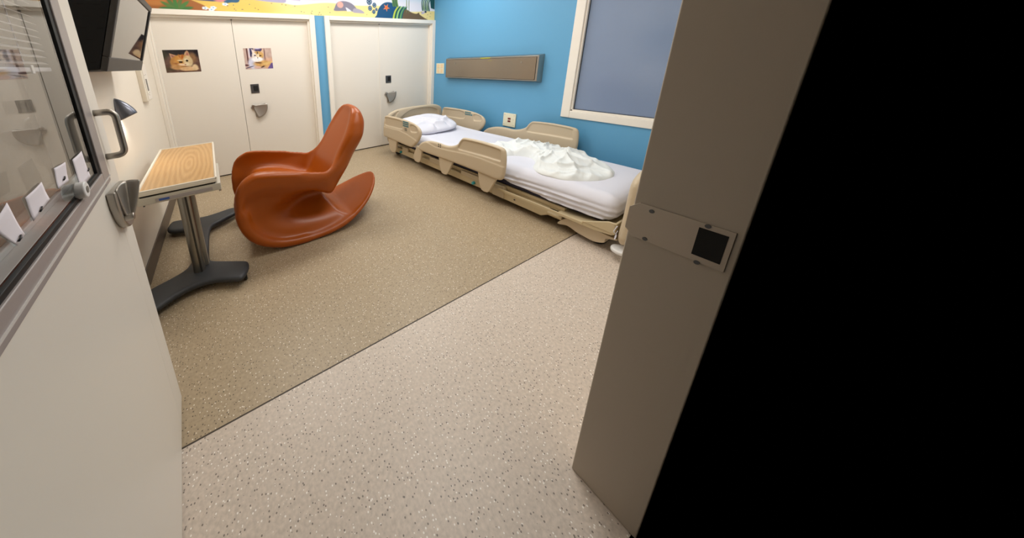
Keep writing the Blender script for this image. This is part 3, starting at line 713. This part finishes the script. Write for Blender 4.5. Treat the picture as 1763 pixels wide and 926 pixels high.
# ------------------------------------------------------------------ ceiling lights, the last one an added fill
for k, (x, y, p) in enumerate(LIGHTS):
    cl = empty('ceiling_light', (x, y, CEIL-.03))
    tag(cl, ('recessed fluorescent ceiling light between the closets and the rocking chair', 'recessed fluorescent ceiling light over the bed', 'added fill panel on the ceiling nearest the entry doorway, evening out the light')[k], 'ceiling light', 'ceiling lights')
    m = MB(); m.box(-.58, .58, -.30, -.26, 0, .03); m.box(-.58, .58, .26, .30, 0, .03); m.box(-.58, -.54, -.26, .26, 0, .03); m.box(.54, .58, -.26, .26, 0, .03)
    m.build('frame', white_trim, cl, .002)
    B('diffuser', mat('lit diffuser', (255, 248, 236), .5, emit=2.0), -.54, .54, -.26, .26, .012, .02, cl)

# ------------------------------------------------------------------ rocking chair
armtop = [(.545, .37), (.549, .423), (.56, .475), (.585, .519), (.617, .552), (.66, .576), (.719, .586), (.80, .577), (.907, .553), (1.00, .531), (1.09, .512)]
backrim = [(1.165, .510), (1.225, .543), (1.275, .602), (1.32, .678), (1.37, .765), (1.41, .845), (1.44, .900), (1.47, .920), (1.505, .905), (1.525, .865), (1.53, .80)]
rear = [(1.505, .71), (1.465, .61), (1.41, .51), (1.34, .41), (1.26, .325), (1.20, .285)]
under = [(1.10, .335), (.98, .375), (.85, .395), (.70, .41), (.60, .36)]
bottom = [(.547, .31), (.556, .25), (.577, .185), (.612, .13), (.665, .08), (.735, .042), (.812, .015), (.90, .003), (1.0, .0), (1.10, .004), (1.21, .018), (1.31, .043), (1.41, .082), (1.50, .130), (1.58, .183), (1.64, .232), (1.71, .298)]
def chair_f(u, wy, z):
    w = np.abs(wy)
    TT = curve_pts(armtop+backrim+rear+under, 3, True)
    U2, Z2 = u[:, 0, :], z[:, 0, :]
    sdT = sd_poly(U2, Z2, TT)[:, None, :]
    hwz = np.interp(z, [0, .48, .53, .58, .64, .70, .80, .87, .905, .93], [.302, .302, .296, .283, .262, .240, .205, .163, .12, .05])-.035*sstep(.52-z, 0, .16)
    hwz = hwz-.15*sstep(u, 1.08, 1.55)*sstep(.74-z, 0, .25)
    tub = smax(sdT, w-hwz, .075)
    seat = [(.20, 1.2), (.20, .10), (.60, .11), (.655, .25), (.675, .38), (.715, .425), (.78, .435), (.88, .42), (1.0, .385), (1.09, .352), (1.145, .362), (1.19, .43), (1.25, .545), (1.33, .675), (1.40, .79), (1.445, .875), (1.52, 1.2)]
    sdS = sd_poly(U2, Z2, curve_pts(seat[4:15], 3)+seat[15:]+seat[:4])[:, None, :]
    basin = smax(sdS, w-(hwz-.042), .05)
    bt = bottom; top = [(a+.0, b+.040) for a, b in bottom[::-1]]
    base2 = [(.56, .34), (.615, .34), (.625, .26), (.655, .19), (.70, .135), (.76, .092), (.83, .062), (.92, .046), (1.0, .042), (1.1, .046), (1.21, .062), (1.31, .088), (1.40, .124), (1.49, .170), (1.56, .215), (1.625, .262), (1.71, .342)]
    sdB = sd_poly(U2, Z2, curve_pts(bottom, 2)+curve_pts(base2[::-1], 2))[:, None, :]
    q = np.clip((u-1.14)/.53, 0, .9999); hb_ = .305*np.sqrt(1-q**2)
    base = smax(sdB, (w-hb_)*.8, .03)
    # rim of the base stands a little proud so that its inside reads as a dish
    # closed side core with a hollow on each side
    core = [(.555, .37), (.585, .51), (.66, .565), (.72, .575), (.9, .545), (1.1, .50), (1.17, .40), (1.19, .30), (1.19, .22), (1.26, .13), (1.33, .08), (1.2, .02), (1.0, .005), (.82, .02), (.68, .075), (.60, .15), (.56, .25)]
    sdC = sd_poly(U2, Z2, curve_pts(core, 2, True))[:, None, :]
    dep = .205*np.exp(-(((u-1.13)/.27)**2+((z-.245)/.105)**2)**1.3)+.032+.03*sstep(u, .6, .95)*np.exp(-((z-.22)/.13)**2)
    side = smax(sdC, w-(.292-dep), .03)
    ring = np.abs(sdC+.020)-.022
    ring = smax(smax(ring, w-.302, .028), u-1.05, .10)
    f = smin(smin(smin(tub, base, .045), side, .045), ring, .016)
    f = smax(f, -basin, .022)
    return f
h = .009
b_ = (.50, 1.74, -.345, .345, -.03, .97)
Xg, Yg, Zg = grid(b_, h); Fg = chair_f(Xg, Yg, Zg); Vc, Qc = snet(Fg, (b_[0], b_[2], b_[4]), h, 3)
Vc[:, 2] = np.maximum(Vc[:, 2], 0.0)
Vc[:, 0] -= 1.0; Vc[:, 1] *= 1.0
cyaw = math.radians(-1)
aX = Vector((math.cos(cyaw), math.sin(cyaw), 0)); nX = Vector((math.sin(cyaw), -math.cos(cyaw), 0))
ch = mesh_obj('rocking_chair', Vc, Qc, orange, None, True)
p = aX*1.0+nX*1.40; ch.location = (p[0], p[1], .001); ch.rotation_euler = (0, 0, cyaw)
tag(ch, 'orange moulded plastic rocking chair with looping arms and a rocker tail', 'rocking chair')

# ------------------------------------------------------------------ overbed table
ot = empty('overbed_table', (.268, -1.378, 0), math.radians(1.4)); tag(ot, 'oak topped overbed table on a steel column and charcoal base by the left wall', 'table')
hx_, hy_ = .182, .4385
def rrect(a, b, c, d, r, n=4):
    out = []
    for cx2, cy2, t0 in ((b-r, d-r, 0), (a+r, d-r, 90), (a+r, c+r, 180), (b-r, c+r, 270)):
        for k in range(n+1):
            t = math.radians(t0+90*k/n); out.append((cx2+r*math.cos(t), cy2+r*math.sin(t)))
    return out
edge_m = mat('ivory edge moulding', (226, 218, 202), .4)
MB().prism(rrect(-hx_, hx_, -hy_, hy_, .018), 'z', .628, .650).build('edge_moulding', edge_m, ot, .004)
MB().prism(rrect(-hx_+.016, hx_-.014, -hy_+.016, hy_-.012, .010), 'z', .6495, .6515).build('tabletop', oak, ot)
m = MB()
for a, b_2, c, d in ((-hx_, -hx_+.014, -hy_, hy_), (hx_-.012, hx_, -hy_, hy_), (-hx_, hx_, -hy_, -hy_+.014), (-hx_, hx_, hy_-.010, hy_)): m.box(a+.001, b_2-.001, c+.001, d-.001, .648, .656)
m.build('raised_lip', edge_m, ot, .003)
B('slide_gap', dark_hole, -hx_+.012, hx_-.012, -hy_+.012, -.02, .618, .629, ot)
ap = B('apron', mat('pale grey plastic', (196, 190, 176), .4), -hx_-.002, hx_+.012, -hy_+.002, -.05, .578, .619, ot, .004)
lb = B('metal_strip', alu, -hx_+.075, hx_-.03, -hy_-.001, -hy_+.004, .586, .604, ap, .001)
B('blue_label', blue_lab, -hx_+.090, -hx_+.135, -hy_-.002, -hy_, .590, .601, ap)
MB().cyl((hx_+.004, -hy_+.02, .565), (hx_+.004, -hy_+.02, .58), .006).build('latch', chrome, ap)
MB().cyl((-hx_+.02, -hy_+.02, .567), (-hx_+.02, -hy_+.02, .58), .004).build('screw', dark_metal, ap)
cyx, cyy = .002, -.357
MB().prism([(cyx+.034*math.cos(t)*(1 if abs(math.cos(t)) < .9 else .96), cyy+.026*math.sin(t)) for t in np.linspace(0, 2*math.pi, 25)[:-1]], 'z', .05, .578).build('column', mat('satin steel column', (150, 146, 138), .3, .9, bump=.1, bscale=80, stretch=(1, 1, .05)), ot, .001)
B('column_track', mat('dark track', (70, 68, 64), .4, .6), cyx+.006, cyx+.016, cyy-.0275, cyy-.02, .06, .575, ot, .001)
MB().box(cyx-.01, cyx+.050, cyy+.026, cyy+.056, .05, .578).build('inner_column', mat('pale column', (170, 164, 152), .35, .6), ot, .004)
def L2(pts): 
    c_, s__ = math.cos(math.radians(-1.4)), math.sin(math.radians(-1.4)); return [((x-.268)*c_-(y+1.378)*s__, (x-.268)*s__+(y+1.378)*c_) for x, y in pts]
bs = curve_pts([(.035, -1.765), (.12, -1.725), (.19, -1.685), (.222, -1.62), (.226, -1.45), (.222, -1.26), (.20, -1.19), (.14, -1.165), (.06, -1.135), (.030, -1.09), (.04, -1.0), (.075, -.975), (.18, -1.0), (.28, -1.022), (.37, -1.010), (.47, -.985), (.53, -1.0), (.545, -1.05), (.50, -1.10), (.40, -1.165), (.34, -1.21), (.322, -1.30), (.322, -1.50), (.326, -1.62), (.345, -1.668), (.42, -1.715), (.50, -1.760), (.540, -1.79), (.545, -1.835), (.52, -1.90), (.485, -1.928), (.43, -1.905), (.34, -1.865), (.25, -1.862), (.16, -1.895), (.08, -1.95), (.045, -1.955), (.03, -1.90), (.025, -1.82)], 4, True)
def base_f(X, Y, Z):
    d2 = sd_poly(X[:, :, 0], Y[:, :, 0], L2(bs))[:, :, None]
    return smax(d2, np.abs(Z-.050)-.019, .022)
sdf_obj('base', base_f, (-.26, .30, -.60, .43, .02, .08), .008, char, ot, 1)
for x, y in ((.06, -1.90), (.515, -1.87), (.055, -1.05), (.52, -1.03)):
    q = L2([(x, y)])[0]; c_ = MB().cyl((q[0]-.010, q[1], .020), (q[0]+.010, q[1], .020), .0195, 18).build('caster', rubber, ot, .003)

# ------------------------------------------------------------------ bed
BO = (2.40929, .07151, 0); BR = math.radians(1.7)
bed = empty('hospital_bed', BO, BR); tag(bed, 'beige hospital bed frame with raised moulded side rails along the blue wall', 'bed')
def rail(name, poly, xc, th, recess=(), step=None, parent=bed, front=-1, m=beige, sm=3, r=.014, closed=True, axis='x', h=.0055, dz=.012):
    P = curve_pts(poly, sm, True) if sm > 1 else poly
    ya = min(p_[0] for p_ in P)-.02; yb = max(p_[0] for p_ in P)+.02; za = min(p_[1] for p_ in P)-.02; zb = max(p_[1] for p_ in P)+.02
    def f(X, Y, Z):
        if axis == 'x': A, D = Y, X
        else: A, D = X, Y
        if axis == 'x': A2, Z2 = A[0], Z[0]; ex = lambda q: q[None]
        else: A2, Z2 = A[:, 0, :], Z[:, 0, :]; ex = lambda q: q[:, None, :]
        sd = ex(sd_poly(A2, Z2, P)); sgn = -front
        fr_ = (D-xc)*sgn
        sl_ = np.zeros(A2.shape)
        if step is not None:
            s_ = np.interp(A2, [p_[0] for p_ in step], [p_[1] for p_ in step]); sl_ = .005*sstep(s_-Z2, -.004, .004)
        f_ = smax(sd, np.maximum(-fr_-(th/2+ex(sl_)), fr_-th/2), r*2)
        for rc in recess:
            pr = ex(sd_poly(A2, Z2, curve_pts(rc, 3, True))); pk = smax(pr, -(-fr_-(th/2-dz)) , .008)
            f_ = smax(f_, -pk, .008)
        return f_
    if axis == 'x': bb = (xc-th/2-.02, xc+th/2+.02, ya, yb, za, zb)
    else: bb = (ya, yb, xc-th/2-.02, xc+th/2+.02, za, zb)
    return sdf_obj(name, f, bb, h, m, parent, 1)
foot_poly = [(-1.128, .305), (-1.17, .350), (-1.223, .379), (-1.318, .407), (-1.431, .415), (-1.496, .412), (-1.569, .414), (-1.636, .432), (-1.69, .462), (-1.71, .495), (-1.738, .526), (-1.775, .541), (-1.917, .550), (-2.038, .549), (-2.13, .543), (-2.168, .533), (-2.187, .504), (-2.197, .418), (-2.193, .314), (-2.177, .272), (-2.144, .258), (-2.094, .256), (-1.949, .260), (-1.656, .262), (-1.462, .258), (-1.201, .256), (-1.145, .266)]
foot_rec = [(-1.708, .436), (-1.742, .500), (-1.787, .520), (-1.966, .526), (-2.125, .518), (-2.143, .500), (-2.150, .443), (-2.138, .425), (-1.974, .424), (-1.74, .415), (-1.715, .418)]
head_poly = [(-.426, .521), (-.445, .548), (-.481, .560), (-.619, .566), (-.80, .566), (-.899, .562), (-1.039, .545), (-1.132, .510), (-1.165, .456), (-1.147, .392), (-1.096, .327), (-1.03, .268), (-.972, .251), (-.824, .253), (-.526, .262), (-.42, .264), (-.400, .29), (-.403, .405)]
head_rec = [(-.448, .528), (-.60, .536), (-.815, .534), (-.826, .445), (-.62, .432), (-.455, .428), (-.444, .47)]
head_rec2 = [(-.990, .525), (-1.092, .508), (-1.105, .462), (-1.05, .448), (-.99, .448)]
step_f = [(-2.3, .386), (-2.179, .387), (-2.11, .392), (-1.961, .398), (-1.796, .395), (-1.562, .370), (-1.402, .362), (-1.257, .386), (-1.1, .43)]
step_h = [(-1.2, .30), (-1.082, .364), (-.928, .399), (-.778, .415), (-.60, .410), (-.41, .401), (-.3, .40)]
RX = .0
r1 = rail('side_rail', foot_poly, RX+.012, .036, [foot_rec], step_f)
r2 = rail('side_rail', head_poly, RX+.012, .036, [head_rec, head_rec2], step_h)
# far rails: the same mouldings, mirrored by their own place, standing a little higher
FX = .945
r3 = rail('side_rail', [(y-.070 if y < -1.5 else y-.10*(1-(y+1.5)/.4*.0), z+.038) for y, z in foot_poly], FX+.012, .036, [[(y-.070, z+.042) for y, z in foot_rec]], None)
r4 = rail('side_rail', [(y-.085, z+.018) for y, z in head_poly], FX+.012, .036, [[(y-.09, z+.022) for y, z in head_rec], [(y-.09, z+.02) for y, z in head_rec2]], None)
# control keys
key_m = mat('teal key print', (60, 120, 130), .5); key_d = mat('dark key print', (60, 62, 60), .5)
def keys(parent, xf, y0, z0, nx_, nz_, dy, dz_, m_, sz=.013, mask=None):
    cp = None
    for i in range(nx_):
        for j in range(nz_):
            if mask and (i, j) in mask: continue
            B('control_key', m_, xf-.0012, xf+.001, y0-i*dy-sz, y0-i*dy, z0-j*dz_-sz*.9, z0-j*dz_, parent, .001)
keys(r2, RX-.0075, -.846, .548, 5, 3, .022, .024, key_m, .018)
keys(r2, RX-.0085-.003, -.885, .468, 2, 2, .024, .018, key_d, .012)
keys(r4, FX-.0075, -.940, .565, 5, 2, .024, .026, key_m, .019, mask=((4, 0),))
keys(r1, RX-.0075, -1.445, .408, 2, 2, .026, .022, key_d, .013)
# swing arms that carry the rails
s1 = [(-.496, .262), (-.693, .262), (-.672, .130), (-.650, .098), (-.606, .084), (-.560, .095), (-.530, .130)]
s2 = [(-1.090, .30), (-1.178, .262), (-1.152, .130), (-1.130, .104), (-1.102, .096), (-1.050, .104), (-1.022, .15)]
s3 = [(-1.441, .262), (-1.639, .262), (-1.582, .130), (-1.560, .102), (-1.530, .094), (-1.492, .100), (-1.462, .16)]
s4 = [(-1.933, .262), (-2.124, .262), (-2.066, .125), (-2.045, .102), (-2.01, .098), (-1.983, .106), (-1.958, .16)]
for s_ in (s1, s2, s3, s4):
    MB().prism(s_, 'x', RX+.006, RX+.032).build('rail_arm', beige, bed, .006)
    MB().prism(s_, 'x', FX-.01, FX+.016).build('rail_arm', beige, bed, .006)
# head and foot boards
hb_poly = [(.035, .20), (.030, .40), (.038, .545), (.06, .572), (.10, .590), (.19, .614), (.35, .626), (.58, .628), (.83, .620), (.915, .600), (.968, .570), (.990, .525), (.995, .40), (.99, .20), (.85, .17), (.5, .17), (.15, .17)]
arch = [(.225, .22), (.22, .46), (.27, .515), (.34, .560), (.44, .586), (.59, .594), (.75, .584), (.85, .552), (.91, .50), (.91, .22), (.6, .21)]
slot = [(.085, .50), (.105, .545), (.17, .582), (.20, .585), (.165, .545), (.14, .49), (.11, .47)]
rail('headboard', hb_poly, -.45, .045, [arch, slot], None, axis='y', front=-1, dz=.014, r=.016)
fb_poly = [(.045, .12), (.040, .30), (.040, .47), (.055, .525), (.10, .562), (.20, .588), (.50, .605), (.80, .588), (.90, .562), (.945, .525), (.96, .47), (.96, .12), (.6, .11), (.3, .11)]
rail('footboard', fb_poly, -2.955, .055, [], None, axis='y', front=-1, m=beige, r=.024)
for x in (.075, .92): MB().cyl((x, -2.955, .060), (x, -2.955, .085), .052, 28).build('roller_bumper', bumper, bed, .008)
# deck and chassis
m = MB(); m.box(.125, .84, -2.60, -.50, .150, .176); m.build('mattress_deck', beige_steel, bed, .004)
MB().prism([(-2.575, .150), (-2.735, .163), (-2.870, .196), (-2.910, .196), (-2.912, .158), (-2.895, .146), (-2.80, .133), (-2.575, .138)], 'x', .065, .885).build('foot_deck', beige_steel, bed, .004)
m = MB(); m.prism([(-2.735, .163), (-2.870, .230), (-2.910, .234), (-2.912, .163)], 'x', .060, .075); m.prism([(-2.735, .163), (-2.870, .230), (-2.910, .234), (-2.912, .163)], 'x', .875, .89); m.box(.06, .89, -2.912, -2.90, .16, .232); m.build('mattress_stop', beige_steel, bed, .003)
B('side_strip', beige_steel, .062, .072, -2.74, -2.10, .136, .158, bed, .003)
for x0, x1 in ((.105, .165), (.80, .86)):
    B('chassis_beam', beige_steel, x0, x1, -2.09, -.47, .060, .128, bed, .006)
    MB().prism([(-2.104, .128), (-2.503, .134), (-2.507, .085), (-2.457, .055), (-2.131, .058), (-2.106, .071)], 'x', x0-.005, x1).build('actuator_cover', beige_steel, bed, .005)
    B('inner_beam', beige_steel, x0+.03, x1+.0, -2.70, -.60, .128, .150, bed, .004)
B('drive_box', beige_in, .092, .14, -2.143, -2.03, .06, .172, bed, .008)
B('drive_box', beige_in, .10, .18, -1.37, -1.20, .118, .176, bed, .005)
B('drive_box', beige_in, .10, .18, -1.90, -1.66, .120, .165, bed, .005)
B('drive_box', beige_in, .10, .18, -.80, -.68, .110, .17, bed, .005)
MB().cyl((.115, -2.50, .100), (.115, -2.60, .100), .020, 16).build('actuator_rod', beige_steel, bed, .002)
for y, z in ((-2.24, .118), (-2.24, .093)): MB().cyl((.0975, y, z), (.101, y, z), .007 if z < .1 else .003, 12).build('bolt', dark_metal, bed)
for y in (-1.826, -.662): MB().cyl((.082, y, .089), (.108, y, .089), .015, 16).build('brake_pedal', teal, bed, .003)
shroud = curve_pts([(-2.578, .060), (-2.628, .115), (-2.733, .132), (-2.86, .118), (-2.915, .118), (-2.913, .106), (-2.864, .090), (-2.860, .060), (-2.83, .042), (-2.794, .034), (-2.745, .040), (-2.703, .046), (-2.641, .064), (-2.590, .050)], 3, True)
for x0, x1 in ((.10, .22), (.76, .88)): MB().prism(shroud, 'x', x0, x1).build('caster_shroud', beige, bed, .006)
for x in (.17, .80):
    for y in (-2.80, -.50):
        cs = MB().cyl((x-.022, y, .058), (x+.022, y, .058), .057, 28).build('caster', rubber, bed, .008)
        MB().cyl((x-.025, y, .058), (x+.025, y, .058), .025, 16).build('hub', dark_metal, cs, .002)
m = MB(); m.box(.42, .56, -2.6, -.6, .07, .12); m.box(.15, .82, -.62, -.54, .06, .12); m.box(.15, .82, -2.62, -2.54, .06, .12); m.build('lower_frame', mat('dark frame', (60, 56, 50), .5), bed)
# cord tied to the foot
m = MB(); m.tube(curve_pts([(.03, -2.925, .24), (.025, -2.915, .20), (.045, -2.925, .175), (.03, -2.925, .15), (.05, -2.92, .17), (.03, -2.93, .21)], 5), .0022, 6); m.build('cord', linen, bed, smooth=True)

# ---- mattress in its fitted sheet
def place(o, lx, ly, lz=0):
    c_, s_ = math.cos(BR), math.sin(BR); o.location = (BO[0]+c_*lx-s_*ly, BO[1]+s_*lx+c_*ly, lz); o.rotation_euler = (0, 0, BR); return o
mt = empty('mattress'); place(mt, 0, 0, 0); tag(mt, 'navy vinyl mattress under a white fitted sheet on the hospital bed', 'mattress')
MB().prism(rrect(.125, .835, -2.835, -.53, .05), 'z', .177, .34).build('mattress_core', navy, mt, .02)
wv = waves(10, 6, 40, 11); wv2 = waves(10, 14, 60, 12); wv3 = waves(8, 3, 12, 13)
def topz(x, y):
    t = .372+.004*wv3(x, y)+.0016*wv(x*1.2, y)
    t = t+.022*np.exp(-((x-.83)/.05)**2)*sstep(y, -2.2, -1.6)                    # raised far bolster
    t = t+.008*np.exp(-((x-.14)/.05)**2)
    t = t+.02*sstep(y, -1.1, -.6)
    return t
def sheet_f(X, Y, Z):
    x2, y2 = X[:, :, 0], Y[:, :, 0]
    d2 = sd_poly(x2, y2, rrect(.078, .878, -2.895, -.49, .07, 5))[:, :, None]
    zn = Z
    low = np.interp(y2, [-2.92, -2.86, -2.74, -2.5, -2.12, -1.6, -.5], [.255, .215, .198, .200, .232, .225, .21])[:, :, None]
    low = low+.004*wv2(y2, x2)[:, :, None]
    side = .010*np.sin((zn-.2)*170+2.2*np.sin(Y*3.1)+Y*5)*sstep(.33-zn, 0, .06)*(.5+.5*np.sin(Y*2.3+.6))
    side = side+.005*wv2(Y*1.0, zn*3.0)*sstep(.36-zn, 0, .05)
    taper = .020*np.clip((.34-zn)/.14, 0, 1)
    f_ = smax(d2+taper+side, Z-topz(x2, y2)[:, :, None], .11)
    f_ = smax(f_, low-Z, .012)
    return f_
sdf_obj('fitted_sheet', sheet_f, (.04, .92, -2.94, -.46, .17, .44), .010, linen, mt, 1)

# ---- pillow
pw = waves(12, 8, 34, 21); pw2 = waves(9, 18, 55, 22)
PL = (.41, -.80); PA = math.radians(-7)
def pillow_f(X, Y, Z):
    a = np.abs(X)/.355; b = np.abs(Y)/.265
    e = (a**3.2+b**3.2)**(1/3.2)
    th_ = .070*np.clip(1-e**2.6, 0, 1)**.55+.004
    wr = .007*pw(X, Y)-.016*(1-np.abs(np.sin(11*Y+16*X+1.2*pw(X, Y))))**3+.024*(1-np.abs(np.sin(9*X-17*Y+pw2(X, Y)*.8)))**2*sstep(-Y+.3*X, -.05, .12)+.003*pw2(X*.6, Y*1.3)
    th_ = th_*(1+.12*wr/.01*.5)
    top_ = th_+wr*np.clip((1-e)*4, 0, 1)
    return np.maximum(np.maximum(Z-top_, -Z-th_*.8), (e-1)*.2)
pl_ = sdf_obj('pillow', pillow_f, (-.38, .38, -.29, .29, -.08, .11), .008, linen, None, 1)
place(pl_, PL[0], PL[1], .447); pl_.rotation_euler = (math.radians(9), math.radians(-2), BR+PA)
tag(pl_, 'crumpled white pillow at the head of the bed', 'pillow')

# ---- crumpled blanket
bp_ = curve_pts([(.30, -1.70), (.46, -1.72), (.62, -1.74), (.80, -1.82), (.855, -2.02), (.835, -2.20), (.845, -2.32), (.80, -2.46), (.72, -2.58), (.56, -2.70), (.36, -2.715), (.19, -2.63), (.125, -2.52), (.13, -2.38), (.22, -2.28), (.33, -2.235), (.40, -2.15), (.36, -2.04), (.26, -1.98), (.21, -1.84)], 5, True)
bw1 = waves(9, 7, 22, 31); bw2 = waves(12, 18, 60, 32); bw3 = waves(9, 10, 26, 33)
def blanket_f(X, Y, Z):
    x2, y2 = X[:, :, 0], Y[:, :, 0]
    d = sd_poly(x2+.010*bw2(y2, x2), y2+.012*bw1(x2, y2), bp_)
    wx = x2+.03*bw1(x2, y2); wy_ = y2+.03*bw3(x2, y2)
    ridge = (1-np.abs(np.sin(13*wx+7*wy_+1.5*bw1(wx, wy_))))**2.0*.028 + (1-np.abs(np.sin(9*wx-15*wy_+2*bw3(wx, wy_))))**3*.022 + (1-np.abs(np.sin(-25*wx+31*wy_+1.9*bw1(wy_, wx))))**4*.007
    th2 = np.arctan2(y2+2.22+.03*bw3(y2, x2), x2-.52+.03*bw1(y2, x2)); rr2 = np.hypot(x2-.52, y2+2.22)
    ridge = ridge*.75+(1-np.abs(np.sin(4.5*th2+9*rr2+.7*bw1(x2, y2))))**3*.030*sstep(rr2, .02, .14)
    mound = .050*np.exp(-(((x2-.55)/.22)**2+((y2+2.12)/.20)**2))+.045*np.exp(-(((x2-.42)/.2)**2+((y2+2.38)/.13)**2))+.02*np.exp(-(((x2-.4)/.2)**2+((y2+1.85)/.1)**2))
    calm = 1-.65*np.exp(-(((x2-.55)/.25)**2+((y2+2.60)/.12)**2))
    # turned-over edge that curves across the heap
    cc = np.sqrt(((x2-.50))**2+((y2+2.28)*1.0)**2); edge = .010*sstep(.275-cc, -.006, .006)*sstep(-y2, 2.2, 2.35)
    hgt = (.014+ridge*calm+mound+edge+.0022*bw2(x2, y2))*sstep(-d, 0, .035)**.6
    zb = topz(x2, y2)-.004
    F = np.maximum(Z-(zb+hgt+.004)[:, :, None], (zb-.012)[:, :, None]-Z)
    F = smax(F, d[:, :, None], .012)
    return F*.8
bk = sdf_obj('blanket', blanket_f, (.08, .92, -2.78, -1.64, .34, .56), .0075, terry, None, 1)
place(bk, 0, 0, 0); tag(bk, 'rumpled white cotton blanket heaped on the foot half of the bed', 'blanket')
